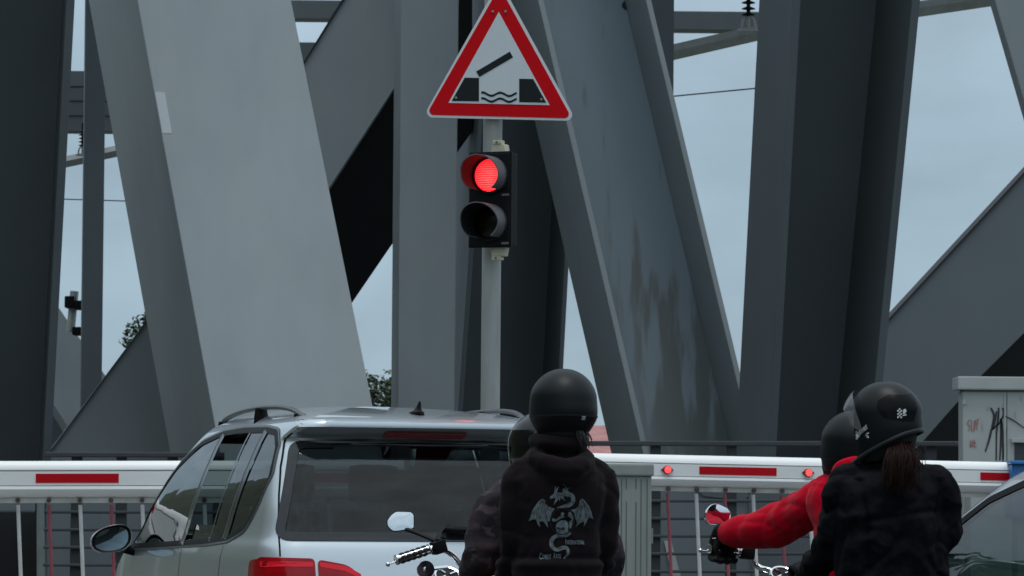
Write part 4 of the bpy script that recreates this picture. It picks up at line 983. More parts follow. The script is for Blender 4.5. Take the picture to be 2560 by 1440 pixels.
# ================================================================ motorcycles and riders
M['bike_black'] = mat('black motorcycle enamel', (.008, .008, .010), .12, 0, coat=1)
M['leather'] = mat('black seat leather', (.012, .012, .013), .5, 0, bump=(160, .2))
M['hoodie'] = mat('dark brown black fleece', (.0118, .0082, .0096), .95, 0, var=(70, .25), bump=(420, .35), sheen=.06, spec=.1)
M['print'] = mat('worn pale grey print', (.165, .21, .228), .8, 0, var=(75, .72), stretch=(1, 1, .6), col2=(.045, .055, .06))
M['print_ink'] = mat('black print ink', (.006, .006, .007), .8)
M['text_ink'] = mat('pale lettering print', (.24, .30, .33), .8, 0, var=(120, .4))
M['red_fleece'] = mat('red fleece', (.53, .0025, .020), .95, 0, var=(14, .16), bump=(330, .3), sheen=.12, col2=(.46, .002, .016), spec=.04)
M['jeans'] = mat('dark trousers', (.006, .006, .008), .9, 0, var=(40, .3))
M['boot'] = mat('black boot', (.012, .012, .012), .5)
M['skin'] = mat('skin', (.42, .26, .19), .55)
M['glove'] = mat('black glove', (.004, .004, .0048), .7, 0, bump=(150, .3), spec=.2)
M['helm_matt'] = mat('matt black helmet', (.0045, .0062, .008), .44, 0, bump=(500, .04), spec=.22)
M['helm_satin'] = mat('satin black helmet', (.0042, .0058, .0072), .42, 0, spec=.24)
M['helm_panel'] = mat('smooth black helmet panel', (.0025, .003, .004), .3, 0, spec=.12)
M['helm_gloss'] = mat('gloss black helmet', (.003, .0035, .004), .2, 0, coat=.35, spec=.3)
M['helm_edge'] = mat('rubber helmet edge', (.014, .018, .021), .5, spec=.3)
M['helm_grey'] = mat('grey helmet reflex band', (.42, .45, .46), .5)
M['helm_lining'] = mat('helmet lining', (.006, .006, .006), .95)
M['visor_clear'] = glass('scratched clear visor', (.72, .74, .76), 1., .12)
_t = M['visor_clear'].node_tree; _o = [n for n in _t.nodes if n.type == 'OUTPUT_MATERIAL'][0]; _l = _o.inputs[0].links[0].from_socket
_d = nd(_t, 'ShaderNodeBsdfDiffuse'); _d.inputs[0].default_value = (.42, .42, .45, 1); _m = nd(_t, 'ShaderNodeMixShader'); _m.inputs[0].default_value = .22
_t.links.new(_l, _m.inputs[1]); _t.links.new(_d.outputs[0], _m.inputs[2]); _t.links.new(_m.outputs[0], _o.inputs[0])
M['visor_dark'] = mat('dark visor', (.006, .007, .008), .15, 0, coat=.25, spec=.3)
M['logo'] = mat('white logo print', (.55, .60, .60), .6)
M['hair'] = mat('brown hair', (.028, .011, .007), .6, 0, var=(40, .45), stretch=(1, 1, .2), col2=(.009, .004, .003), spec=.15)
M['hair_dark'] = mat('dark hair', (.012, .009, .008), .5)
# camouflage: irregular purple brown and grey patches
m, t, b = newmat('purple camouflage cloth'); b.inputs['Roughness'].default_value = .9
tcn = nd(t, 'ShaderNodeTexCoord'); prev = (.013, .0075, .011)
for i, (scl, lo, colr) in enumerate(((9, .50, (.026, .012, .0185)), (12, .55, (.006, .004, .0055)), (15, .60, (.050, .035, .046)))):
    mp_ = nd(t, 'ShaderNodeMapping'); mp_.inputs['Location'].default_value = (i*3.7, i*1.9, i*5.1); mp_.inputs['Scale'].default_value = (1, 1, 1.5); t.links.new(tcn.outputs['Object'], mp_.inputs[0])
    n = nd(t, 'ShaderNodeTexNoise'); n.inputs['Scale'].default_value = scl; n.inputs['Detail'].default_value = 2.5; n.inputs['Distortion'].default_value = .8; t.links.new(mp_.outputs[0], n.inputs['Vector'])
    r = nd(t, 'ShaderNodeMapRange'); r.inputs[1].default_value = lo; r.inputs[2].default_value = lo+.02; t.links.new(n.outputs[0], r.inputs[0])
    x = nd(t, 'ShaderNodeMix', data_type='RGBA'); t.links.new(r.outputs[0], x.inputs[0])
    if isinstance(prev, tuple): x.inputs[6].default_value = (*prev, 1)
    else: t.links.new(prev, x.inputs[6])
    x.inputs[7].default_value = (*colr, 1); prev = x.outputs[2]
t.links.new(prev, b.inputs['Base Color']); M['camo'] = m
# patterned nylon of the black jacket
M['nylon'] = mat('black nylon with faint grey pattern', (.0014, .0014, .0024), .75, 0, var=(26, .5), col2=(.006, .006, .009), bump=(60, .25), spec=.09)

def chain(bm, pts, rad, seg=16, n=6, flat=(1, 1), up=None):
    """closed tapered limb with round ends"""
    P = smooth_pts(pts, n); m_ = len(pts); rs = []
    for i in range(len(P)):
        u = i/(len(P)-1)*(m_-1); k = min(int(u), m_-2); rs.append(lerp(rad[k], rad[k+1], u-k))
    d0, d1 = (P[0]-P[1]).normalized(), (P[-1]-P[-2]).normalized()
    P2 = [P[0]+d0*rs[0]*.85, P[0]+d0*rs[0]*.5]+P+[P[-1]+d1*rs[-1]*.5, P[-1]+d1*rs[-1]*.85]; R2 = [rs[0]*.45, rs[0]*.85]+rs+[rs[-1]*.85, rs[-1]*.45]
    tube(bm, P2, R2, seg, flat, up=up)
def torso(bm, rings, seg=32, pw=2.3):
    """rings (cx, cy, z, rx, ry): superellipse sections"""
    T_ = []
    rows = [(r[2], r[0], r[1], r[3], r[4]) for r in rings]; z0, z1 = rows[0][0], rows[-1][0]
    for k in range(41):
        z = lerp(z0, z1, k/40); cx, cy, rx, ry = catmull(rows, z); L = []
        for j in range(seg):
            a = 2*math.pi*j/seg; c_, s_ = math.cos(a), math.sin(a)
            L.append(bm.verts.new((cx+rx*abs(c_)**(2/pw)*(1 if c_ > 0 else -1), cy+ry*abs(s_)**(2/pw)*(1 if s_ > 0 else -1), z)))
        T_.append(L)
    for a, b_ in zip(T_, T_[1:]):
        for j in range(seg): bm.faces.new((a[j], a[(j+1) % seg], b_[(j+1) % seg], b_[j]))
    bm.faces.new(T_[0][::-1]); bm.faces.new(T_[-1])
def fuse(bm, voxel=.011, smooth=6, wrinkle=None):
    """unites overlapping closed shapes into one continuous skin; returns a bmesh"""
    bmesh.ops.recalc_face_normals(bm, faces=bm.faces[:])
    me = bpy.data.meshes.new('tmp'); bm.to_mesh(me); bm.free(); o = bpy.data.objects.new('tmp', me); C.objects.link(o)
    r = o.modifiers.new('r', 'REMESH'); r.mode = 'VOXEL'; r.voxel_size = voxel
    s = o.modifiers.new('s', 'SMOOTH'); s.iterations = smooth; s.factor = .5
    dg = bpy.context.evaluated_depsgraph_get(); ev = o.evaluated_get(dg); me2 = bpy.data.meshes.new_from_object(ev)
    bpy.data.objects.remove(o); bpy.data.meshes.remove(me)
    b2 = bmesh.new(); b2.from_mesh(me2); bpy.data.meshes.remove(me2)
    if wrinkle:
        for v in b2.verts: v.normal_update()
        nv = [(v, v.normal.copy(), wrinkle(v.co)) for v in b2.verts]
        for v, n, d in nv: v.co += n*d
    for f in b2.faces: f.smooth = True
    return b2
def ridged(p, s, seed=0.):
    q = Vector(p)*s+Vector((seed, seed*1.7, -seed)); return 1-2*abs(noise.noise(q))
def crease(p, s, seed=0., sharp=5.):
    return -max(0., 1-sharp*abs(noise.noise(Vector(p)*s+Vector((seed, -seed, seed*.7)))))**1.4
def cloth_wr(amp, s, sx=(1, 1, 1), seed=0., amp2=.0, s2=22):
    return lambda p: amp*(ridged(Vector((p.x*sx[0], p.y*sx[1], p.z*sx[2])), s, seed)-.45)+amp2*noise.noise(Vector(p)*s2)
def part(name, b2, material, parent): 
    me = bpy.data.meshes.new(name); b2.to_mesh(me); b2.free(); me.materials.append(M[material]); return link(name, me, parent)
def dome(rows, seg=56, front=None):
    """helmet shell from rows (z, rx, ry, cy) top first"""
    bm = bmesh.new(); n = 40; tab = [(-r[0],)+tuple(r[1:]) for r in rows]; rings = []
    for k in range(n+1):
        z = lerp(tab[0][0], tab[-1][0], (k/n)**1.6 if k < n else 1.); rx, ry, cy = catmull(tab, z)
        rings.append([bm.verts.new((max(rx, .002)*math.cos(a), cy+max(ry, .002)*math.sin(a), -z)) for a in [2*math.pi*j/seg for j in range(seg)]])
    for a, b_ in zip(rings, rings[1:]):
        for j in range(seg): bm.faces.new((a[j], a[(j+1) % seg], b_[(j+1) % seg], b_[j]))
    bm.faces.new(rings[0]); return bm
def sphere_row(h, rx, ry, k=9, pw=2.0):
    return [(h*math.cos(math.pi/2*i/k), rx*math.sin(math.pi/2*i/k)**(2/pw), ry*math.sin(math.pi/2*i/k)**(2/pw), 0.) for i in range(k)]
def cutbelow(bm, fn):
    bmesh.ops.delete(bm, geom=[v for v in bm.verts if fn(v.co)], context='VERTS')
def thick(bm, d):
    bmesh.ops.recalc_face_normals(bm, faces=bm.faces[:])
    g = bmesh.ops.solidify(bm, geom=bm.faces[:], thickness=d); bmesh.ops.recalc_face_normals(bm, faces=bm.faces[:])
def put(bm, mtx): bm.transform(mtx); return bm
def head(parent, mtx):
    """face with eyes, nose, mouth, ears inside the helmet, facing +Y"""
    bm = bmesh.new(); bmesh.ops.create_uvsphere(bm, u_segments=24, v_segments=18, radius=1, matrix=Matrix.Diagonal((.072, .092, .112, 1)))
    chain(bm, [(0, .085, .0), (0, .104, -.028), (0, .092, -.038)], [.009, .014, .010]); chain(bm, [(-.022, .082, -.066), (0, .090, -.066), (.022, .082, -.066)], [.006, .009, .006])
    chain(bm, [(0, .06, -.095), (0, .068, -.10)], [.025, .02]); chain(bm, [(0, -.01, -.08), (0, -.015, -.17)], [.05, .052])
    for s_ in (-1, 1): chain(bm, [(s_*.073, -.005, .01), (s_*.075, -.008, -.03)], [.014, .010])
    b2 = fuse(bm, .006, 3); b2.transform(mtx); o = part('head', b2, 'skin', parent)
    for s_ in (-1, 1):
        e = bmesh.new(); bmesh.ops.create_uvsphere(e, u_segments=10, v_segments=8, radius=.011, matrix=mtx @ Matrix.Translation((s_*.030, .078, .004))); obj('eye', e, 'logo', o, smooth=True)
    return o

def motorcycle(label, loc, yaw, cfg):
    """cruiser, local frame: +Y forwards, rear axle near y=.05"""
    mb = thing('motorcycle', label, 'motorcycle', loc, yaw)
    for y, r in ((-.05, .33), (1.62, .34)):
        Mx = orient(Vector((0, y, r)), (1, 0, 0))
        bm = bmesh.new(); lathe(bm, [(r*.70, .055), (r*.9, .07), (r, .03), (r, -.03), (r*.9, -.07), (r*.70, -.055)], Mx, 40); wl = obj('wheel', bm, 'rubber', mb, smooth=40)
        bm = bmesh.new(); lathe(bm, [(r*.71, .05), (r*.66, .03), (r*.66, -.03), (r*.71, -.05)], Mx, 40); lathe(bm, [(0, .09), (.05, .08), (.05, -.08), (0, -.09)], Mx, 16)
        for k in range(20):
            a = k*math.pi/10; tube(bm, [Mx @ Vector((.045*math.cos(a), .045*math.sin(a), .04*(-1)**k)), Mx @ Vector((r*.67*math.cos(a+.3), r*.67*math.sin(a+.3), 0))], .003, 5)
        obj('rim', bm, 'chrome', wl, smooth=40)
        bm = bmesh.new(); L = []
        for k in range(25):
            a = R(-20)+R(200 if y < 1 else 150)*k/24; rr = r+.035; L.append([bm.verts.new((sx, y-math.cos(a)*rr*(1 if y < 1 else -1), r+math.sin(a)*rr-dz)) for sx, dz in ((-.10, .05), (-.085, .01), (0, 0), (.085, .01), (.10, .05))])
        for a, b_ in zip(L, L[1:]):
            for j in range(4): bm.faces.new((a[j], a[j+1], b_[j+1], b_[j]))
        thick(bm, .004); obj('fender', bm, 'bike_black', mb, smooth=True)
    bm = bmesh.new(); torso(bm, [(0, .86, .66, .10, .22), (0, .86, .75, .15, .27), (0, .84, .84, .14, .25), (0, .84, .885, .06, .14)]); tk = obj('tank', bm, 'bike_black', mb, smooth=True)
    bm = bmesh.new(); chain(bm, [(0, -.20, .74), (0, .05, .735), (0, .22, .71), (0, .5, .66), (0, .62, .69)], [.12, .15, .14, .15, .11], flat=(1, .45), up=(0, 0, 1)); obj('saddle', fuse(bm, .012, 4), 'leather', mb, smooth=True)
    bm = bmesh.new(); tube(bm, smooth_pts([(0, 1.30, .92), (0, .8, .66), (0, .3, .52), (0, -.05, .42)]), .035, 10); tube(bm, smooth_pts([(0, 1.28, .80), (0, 1.1, .35), (0, .5, .22), (0, .0, .33)]), .03, 10); obj('chassis', bm, 'bike_black', mb, smooth=50)
    bm = bmesh.new()
    for ang in (-25, 25):
        d = Vector((0, math.sin(R(ang)), math.cos(R(ang)))); p = Vector((0, .68, .34)); lathe(bm, [(0, 0)]+[(.085 if k % 2 else .068, .05+k*.016) for k in range(14)]+[(.07, .30), (0, .32)], orient(p, d), 24)
    box(bm, -.15, .15, .45, .90, .20, .40, .06); obj('engine', bm, 'alloy', mb, smooth=40)
    bm = bmesh.new(); tube(bm, smooth_pts([(.14, .80, .50), (.20, .85, .30), (.20, .3, .26), (.20, -.45, .30)]), [.03]*13+[.045]*6, 12); obj('exhaust', bm, 'chrome', mb, smooth=50)
    bm = bmesh.new()
    for s_ in (-1, 1): tube(bm, [(s_*.11, 1.27, .90), (s_*.11, 1.62, .34)], [.026, .034], 12)
    obj('fork', bm, 'chrome', mb, smooth=50)
    hs_, gz, gy = cfg['half'], cfg['gz'], cfg['gy']; iz = cfg.get('iz', gz+.05); dropg = cfg.get('drop', .045)
    ctr = Vector((0, 1.20, .955))
    for s_ in (-1, 1):
        bm = bmesh.new(); gi = Vector((s_*(hs_-.15), gy+.035, gz+dropg)); go = Vector((s_*hs_, gy, gz))
        tube(bm, smooth_pts([Vector((s_*.02, ctr.y, ctr.z)), Vector((s_*.09, ctr.y-.02, ctr.z+.02)), gi+Vector((-s_*.10, .06, cfg['rise'])), gi+Vector((-s_*.03, .012, .006)), gi], 8), .0128, 12)
        hb = obj('handlebar', bm, 'chrome', mb, smooth=50)
        ax = (go-gi).normalized(); gl = (go-gi).length; Mx = orient(gi, ax)
        bm = bmesh.new(); lathe(bm, [(.0165, 0), (.021, .002), (.022, .008), (.0185, .010), (.0185, gl-.012), (.0215, gl-.010), (.0215, gl-.002), (.015, gl), (0, gl)], Mx, 24); gp = obj('grip', bm, 'chrome', hb, smooth=40)
        bm = bmesh.new()                       # rubber pads set round the chrome grip
        for q in range(5):
            for j in range(6):
                a = j*math.pi/3+.25; u = .016+(gl-.034)*(q+.5)/5
                p = Mx @ Vector((.0188*math.cos(a), .0188*math.sin(a), u)); d = (Mx.to_3x3() @ Vector((math.cos(a), math.sin(a), 0))).normalized()
                m4 = orient(p, d, ax); bmesh.ops.create_uvsphere(bm, u_segments=12, v_segments=8, radius=1, matrix=m4 @ Matrix.Diagonal((.0088, (gl-.034)/10*.98, .0045, 1)))
        obj('grip_pad', bm, 'rubber', gp, smooth=True)
        bm = bmesh.new(); c0 = gi-ax*.035; box(bm, -.024, .024, -.030, .024, -.032, .026, .010); bm.transform(orient(c0, ax)); tube(bm, [c0+Vector((0, .0, .02)), c0+Vector((-s_*.012, .02, .042)), c0+Vector((-s_*.03, .03, .03))], .015, 8); bm2 = obj('switch_box', bm, 'blk_plastic', hb, smooth=40)
        bm = bmesh.new(); tube(bm, smooth_pts([c0+Vector((0, .045, -.005)), gi+ax*gl*.4+Vector((0, .06, -.008)), go+ax*.022+Vector((0, .045, -.010))]), [.011, .010, .009, .009, .008, .008, .008, .007, .0065, .006, .006, .0055, .0055], 8, (1, .6)); e = go+ax*.026+Vector((0, .044, -.010)); bmesh.ops.create_uvsphere(bm, u_segments=12, v_segments=10, radius=.0095, matrix=Matrix.Translation(e)); obj('lever', bm, 'chrome', hb, smooth=50)
        # mirror on its stalk
        ms = cfg['mirror']; mc_ = Vector((s_*ms['x'], ms['y'], ms['z'])); bm = bmesh.new()
        tube(bm, smooth_pts([c0+Vector((0, .01, .02)), lerp(c0, mc_, .5)+Vector((0, .0, .0)), mc_+Vector((-s_*.022, .012, -.030))]), ms.get('stem', .010), 10, (1.4, .8)); st = obj('mirror_stalk', bm, ms.get('stemmat', 'blk_plastic'), hb, smooth=50)
        out2 = [Vector((x*-s_, z)) for x, z in ms['shape']]; rp = round_poly([tuple(v) for v in out2], ms['rad'], 6)
        Mm = Matrix.Translation(mc_) @ Matrix.Rotation(s_*ms['yaw'], 4, 'Z') @ Matrix.Rotation(ms['tilt'], 4, 'X')
        bm = bmesh.new(); rings = []
        for yy, sc_ in ((-.001, .93), (-.004, .97), (-.002, 1.), (.012, .99), (.026, .72), (.031, .35)): rings.append([bm.verts.new(Mm @ Vector((x*sc_, yy, z*sc_))) for x, z in rp])
        n = len(rp)
        for a, b_ in zip(rings, rings[1:]):
            for j in range(n): bm.faces.new((a[j], a[(j+1) % n], b_[(j+1) % n], b_[j]))
        bm.faces.new(rings[-1]); mo = obj('mirror', bm, ms['shell'], hb, smooth=50)
        bm = bmesh.new(); cc = bm.verts.new(Mm @ Vector((0, -.0035, 0))); r0 = [bm.verts.new(Mm @ Vector((x*.935, -.0015, z*.935))) for x, z in rp]
        for j in range(n): bm.faces.new((r0[j], r0[(j+1) % n], cc))
        obj('mirror_glass', bm, 'mirror', mo, smooth=True)
    # headlamp, risers, instrument, turn signals
    bm = bmesh.new(); lathe(bm, [(.03, -.10), (.07, -.07), (.088, 0), (.092, .035), (.085, .045), (.0, .05)], orient(Vector((0, 1.36, .80)), (0, 1, 0)), 32); obj('headlight', bm, 'chrome', mb, smooth=40)
    bm = bmesh.new(); box(bm, -.10, .10, 1.13, 1.26, .90, .935, .014)
    for s_ in (-1, 1): lathe(bm, [(0, .03), (.020, .03), (.024, .022), (.024, -.04)], orient(Vector((s_*.05, 1.20, .955)), (0, 0, 1)), 16)
    obj('riser_clamp', bm, 'chrome', mb, smooth=40)
    gp_ = Vector(cfg['gauge']); bm = bmesh.new(); lathe(bm, [(.0, -.05), (.04, -.05), (.052, -.01), (.058, .0), (.054, .008), (.047, .006)], orient(gp_, Vector((0, -.62, .78))), 36); ga = obj('instrument', bm, 'chrome', mb, smooth=40)
    bm = bmesh.new(); lathe(bm, [(.048, .003), (0, .003)], orient(gp_, Vector((0, -.62, .78))), 36); obj('dial', bm, 'sign_black', ga)
    bm = bmesh.new(); Mg = orient(gp_, Vector((0, -.62, .78)))
    for a in (.5, 2.2, 3.7): tube(bm, [Mg @ Vector((.012*math.cos(a), .012*math.sin(a), .006)), Mg @ Vector((.046*math.cos(a), .046*math.sin(a), .006))], .005, 6)
    obj('dial_spoke', bm, 'chrome', ga)
    for s_ in (-1, 1):
        c0 = Vector((s_*cfg['sig'][0], cfg['sig'][1], cfg['sig'][2])); bm = bmesh.new(); lathe(bm, [(0, -.045), (.022, -.035), (.034, -.008), (.037, .008), (.036, .014), (.012, .014), (.010, .022), (0, .024)], orient(c0, (0, -1, 0)), 28); tube(bm, [c0, c0+Vector((-s_*.10, .03, .01))], .008, 8); obj('turn_signal', bm, 'chrome', mb, smooth=35)
    return mb
def legs(parent, hip, bulk=1., material='jeans', kneez=.78, kneex=.25, kneey=.40):
    bm = bmesh.new(); chain(bm, [hip+Vector((-.06, -.04, .0)), hip+Vector((.06, -.04, 0))], [.13*bulk, .13*bulk])
    for s_ in (-1, 1):
        h, k, a = hip+Vector((s_*.09, .02, .0)), hip+Vector((s_*kneex, kneey, kneez-hip.z)), hip+Vector((s_*.24, kneey-.02, .28-hip.z))
        chain(bm, [h, lerp(h, k, .5)+Vector((0, 0, .02)), k], [.095*bulk, .088*bulk, .066*bulk]); chain(bm, [k, lerp(k, a, .45)+Vector((0, -.03, 0)), a], [.066*bulk, .066*bulk, .048*bulk])
    part('trousers', fuse(bm, .014, 5, cloth_wr(.006, 11)), material, parent)
    for s_ in (-1, 1):
        a = hip+Vector((s_*.24, kneey-.02, .30-hip.z)); bm = bmesh.new(); chain(bm, [a, a+Vector((0, -.01, -.12)), a+Vector((0, .02, -.19))], [.055, .05, .05]); chain(bm, [a+Vector((0, -.02, -.20)), a+Vector((0, .19, -.21))], [.042, .04], flat=(1, .8)); part('boot', fuse(bm, .01, 3), 'boot', parent)
def hand(parent, wrist, grip_c, ax, material='glove', fat=1., long_=0.):
    """gloved hand closed round a bar: palm behind and above, four fingers over the front and down, thumb below"""
    ax = Vector(ax).normalized(); f = (Vector(grip_c)-Vector(wrist)); f = (f-ax*f.dot(ax)).normalized(); dn = f.cross(ax); dn = dn if dn.z < 0 else -dn
    g = Vector(grip_c); kn = g-dn*.040+f*.012
    bm = bmesh.new(); chain(bm, [Vector(wrist), lerp(Vector(wrist), kn, .55)-dn*.006, kn], [.034*fat, .040*fat, .031*fat], flat=(1.25, .80), up=dn)
    for j, (o_, ln, r_) in enumerate(((-.036, .92, .0105), (-.012, 1., .011), (.012, .95, .0105), (.035, .80, .009))):
        o_ *= fat; b0 = kn+ax*o_+f*.004; e = long_*(1-.28*j)
        chain(bm, [b0-f*.02, b0+f*.026*ln-dn*.004, g+ax*o_+f*.040*ln+dn*(.012+e*.3), g+ax*o_*1.0+f*(.024+e*.25)*ln+dn*(.034+e)], [r_*1.15*fat, r_*1.08*fat, r_*fat, r_*.85*fat])
    chain(bm, [lerp(Vector(wrist), g, .45)-ax*.030+dn*.012, g-ax*.048-f*.010+dn*.026, g-ax*.034+f*.020+dn*.032], [.017, .013, .0105])
    return part('glove', fuse(bm, .0045, 3), material, parent)
def decal(name, polys, tgt_bvh, mtx, off, material, parent, top=None, step=.012):
    """flat artwork polygons (in the plane of mtx, looking along its -Z) laid onto a body surface"""
    bm = bmesh.new()
    for p in polys:
        try: bm.faces.new([bm.verts.new((x, y, 0)) for x, y in p])
        except ValueError: pass
    bmesh.ops.triangulate(bm, faces=bm.faces[:], ngon_method='EAR_CLIP')
    for _ in range(4):
        es = [e for e in bm.edges if e.calc_length() > step]
        if not es: break
        bmesh.ops.subdivide_edges(bm, edges=es, cuts=1); bmesh.ops.triangulate(bm, faces=bm.faces[:])
    zd = (mtx.to_3x3() @ Vector((0, 0, -1))).normalized()
    for v in bm.verts:
        p = mtx @ v.co; h = tgt_bvh.ray_cast(p-zd*.5, zd)
        if h[0] is None: h = tgt_bvh.find_nearest(p)
        n = h[1] if h[1].dot(zd) < 0 else -h[1]
        v.co = h[0]+n*off
    for f in bm.faces: f.smooth = True
    me = bpy.data.meshes.new(name); bm.to_mesh(me); bm.free(); me.materials.append(M[material]); return link(name, me, parent)
def ribbon2(pts, wds, n=6):
    P = [Vector((p[0], p[1], 0)) for p in pts]; Q = smooth_pts(P, n); o = []; m_ = len(Q)
    W = []
    for i in range(m_):
        u = i/(m_-1)*(len(wds)-1); k = min(int(u), len(wds)-2); W.append(lerp(wds[k], wds[k+1], u-k)/2)
    L = []
    for i, p in enumerate(Q):
        d = (Q[min(i+1, m_-1)]-Q[max(i-1, 0)]).normalized(); s = Vector((-d.y, d.x, 0))*W[i]; L.append(((p+s).xy, (p-s).xy))
    return [[tuple(a[0]), tuple(b_[0]), tuple(b_[1]), tuple(a[1])] for a, b_ in zip(L, L[1:])]
def text_polys(s, w_, h_, cx, cy, rot=0., thick_=0.):
    """lettering as polygons fitted into a w x h box"""
    cu = bpy.data.curves.new('t', 'FONT'); cu.body = s; cu.resolution_u = 3; cu.offset = thick_
    o = bpy.data.objects.new('t', cu); C.objects.link(o); dg = bpy.context.evaluated_depsgraph_get(); me = bpy.data.meshes.new_from_object(o.evaluated_get(dg))
    V = [v.co.xy.copy() for v in me.vertices]; x0, x1 = min(v.x for v in V), max(v.x for v in V); y0, y1 = min(v.y for v in V), max(v.y for v in V)
    c_, s_ = math.cos(rot), math.sin(rot); o2 = []
    for p in me.polygons:
        q = []
        for i in p.vertices:
            x, y = ((V[i].x-x0)/(x1-x0)-.5)*w_, ((V[i].y-y0)/(y1-y0)-.5)*h_; q.append((cx+x*c_-y*s_, cy+x*s_+y*c_))
        o2.append(q)
    bpy.data.objects.remove(o); bpy.data.curves.remove(cu); bpy.data.meshes.remove(me); return o2

# ---------------------------------------------------------------- left motorcycle
LY = R(13); LR = Vector((.178, 13.42, 0))
def toL(px, py, y): return Matrix.LocRotScale(LR, Euler((0, 0, LY)), None).inverted() @ U(px, py, y)
motorcycle('black and chrome motorcycle behind the silver estate car, its left grip bare', LR, LY, dict(half=.415, gz=toL(982, 1403, 14.35).z+.004, gy=toL(982, 1403, 14.35).y, drop=.046, rise=-.02, gauge=toL(1118, 1440, 14.6),
    sig=(-toL(1063, 1424, 14.45).x, toL(1063, 1424, 14.45).y, toL(1063, 1424, 14.45).z),
    mirror=dict(x=-toL(1001, 1303, 14.5).x, y=toL(1001, 1303, 14.5).y, z=toL(1001, 1303, 14.5).z, shape=[(.058, -.030), (.058, .028), (.046, .040), (-.020, .041), (-.042, .024), (-.058, .000), (-.054, -.024), (-.034, -.042), (-.016, -.042)][::-1], rad=.010, yaw=R(6), tilt=R(-7), shell='blk_plastic', stem=.011)))

# passenger with the dragon hoodie
pl = thing('person', 'person in dark hoodie with a pale dragon print and matt black helmet, left motorcycle', 'person', LR, LY)
def torso_l(px, py): return toL(px, py, 13.40)
bm = bmesh.new()
torso(bm, [(0, .0, .80, .165, .13), (0, .0, .95, .168, .125), (0, .0, 1.025, .172, .128), (0, .0, 1.06, .165, .12), (0, -.005, 1.15, .163, .115), (0, -.012, 1.26, .178, .122), (0, -.012, 1.335, .188, .118), (0, -.01, 1.385, .165, .10), (0, 0, 1.425, .10, .08), (0, .005, 1.47, .072, .07), (0, .005, 1.50, .066, .066)])
for s_ in (-1, 1):
    dx = .016 if s_ < 0 else 0; dl = .030 if s_ < 0 else 0
    chain(bm, [(s_*.10, -.005, 1.375), (s_*.165+dx, -.005, 1.345), (s_*.187+dx, .0, 1.23), (s_*.192+dl, .02, 1.09), (s_*.190+dl, .14, .985), (s_*.17+dl, .27, .93)], [.055, .058, .052, .047, .044, .038], flat=(1, 1.1))
# hood: thick rolled collar and a pouch lying on the back
chain(bm, [(-.070, .05, 1.490), (-.085, -.01, 1.484), (-.06, -.068, 1.478), (0, -.084, 1.474), (.06, -.068, 1.478), (.085, -.01, 1.484), (.070, .05, 1.490)], [.030]*7)
chain(bm, [(-.095, .0, 1.425), (-.098, -.055, 1.415), (-.06, -.115, 1.392), (0, -.135, 1.378), (.06, -.115, 1.392), (.098, -.055, 1.415), (.095, .0, 1.425)], [.030, .036, .040, .042, .040, .036, .030])
chain(bm, [(-.05, -.10, 1.36), (0, -.115, 1.345), (.05, -.10, 1.36)], [.04, .045, .04])
def wr_h(p):
    z = p.z; hem = .006*math.exp(-((z-1.045)/.012)**2)*-1.6+.008*math.exp(-((z-1.015)/.018)**2)
    fold = .0045*(ridged(Vector((p.x*.6, p.y*.6, p.z+.30*abs(p.x))), 13, 2.)-.5)*(1 if z < 1.2 or abs(p.x) > .14 else .25)
    hood = .004*(ridged(Vector((p.x*.45, p.y, p.z*1.2)), 15, 6.)-.5) if z > 1.34 else 0
    return hem+fold+hood+.003*noise.noise(p*9)+.0045*crease(Vector((p.x*.8, p.y*.5, p.z*1.1+.35*abs(p.x))), 7, 4.)*(1 if abs(p.x) > .13 or z < 1.15 else .35)
hb_ = fuse(bm, .0075, 6, wr_h); hood_bvh = BVHTree.FromBMesh(hb_); hoodie = part('hoodie', hb_, 'hoodie', pl)
for s_ in (-1, 1): hand(pl, (s_*.165, .29, .925), (s_*.14, .38, .905), (1, 0, 0), 'skin')
legs(pl, Vector((0, -.0, .83)), .95)
# dragon print on the back, drawn in the units of the close-up (6 per photo pixel)
dc = torso_l(1280+655/6, 1180+740/6); MS = 1/(6*658.)
MD = Matrix.Translation((dc.x, 0, dc.z)) @ Matrix.Rotation(R(90), 4, 'X')
def D(pts): return [((x-655)*MS, -(y-740)*MS) for x, y in pts]
art = []
art += [D([(455, 380), (490, 350), (515, 330), (525, 260), (538, 200), (546, 262), (586, 215), (566, 290), (560, 318), (600, 312), (640, 320), (652, 268), (635, 255), (690, 240), (668, 205), (618, 175), (672, 200), (705, 246), (752, 224), (755, 236), (712, 262), (742, 305), (775, 322), (735, 372), (690, 365), (652, 372), (688, 436), (640, 402), (615, 392), (600, 442), (580, 398), (562, 440), (545, 452), (512, 505), (528, 445), (545, 408), (520, 392), (490, 400), (468, 408)])]
art += [D(q) for q in ribbon2([(700, 352), (765, 345), (805, 390), (795, 455), (735, 500), (660, 515), (560, 540)], [50, 66, 66, 64, 62, 38, 10], 5)]
art += [D([(350, 405), (385, 425), (398, 480), (440, 520), (535, 552), (492, 610), (470, 690), (462, 738), (432, 735), (443, 835), (412, 790), (372, 738), (318, 745), (332, 826), (300, 790), (272, 712), (225, 715), (178, 740), (205, 640), (215, 575), (255, 515), (300, 440)]),
        D([(945, 398), (980, 420), (1005, 450), (1068, 520), (1110, 600), (1146, 702), (1100, 678), (1062, 682), (1035, 742), (990, 815), (1003, 735), (935, 758), (895, 792), (858, 832), (885, 772), (872, 730), (848, 690), (832, 610), (765, 568), (850, 552), (895, 510), (915, 430)])]
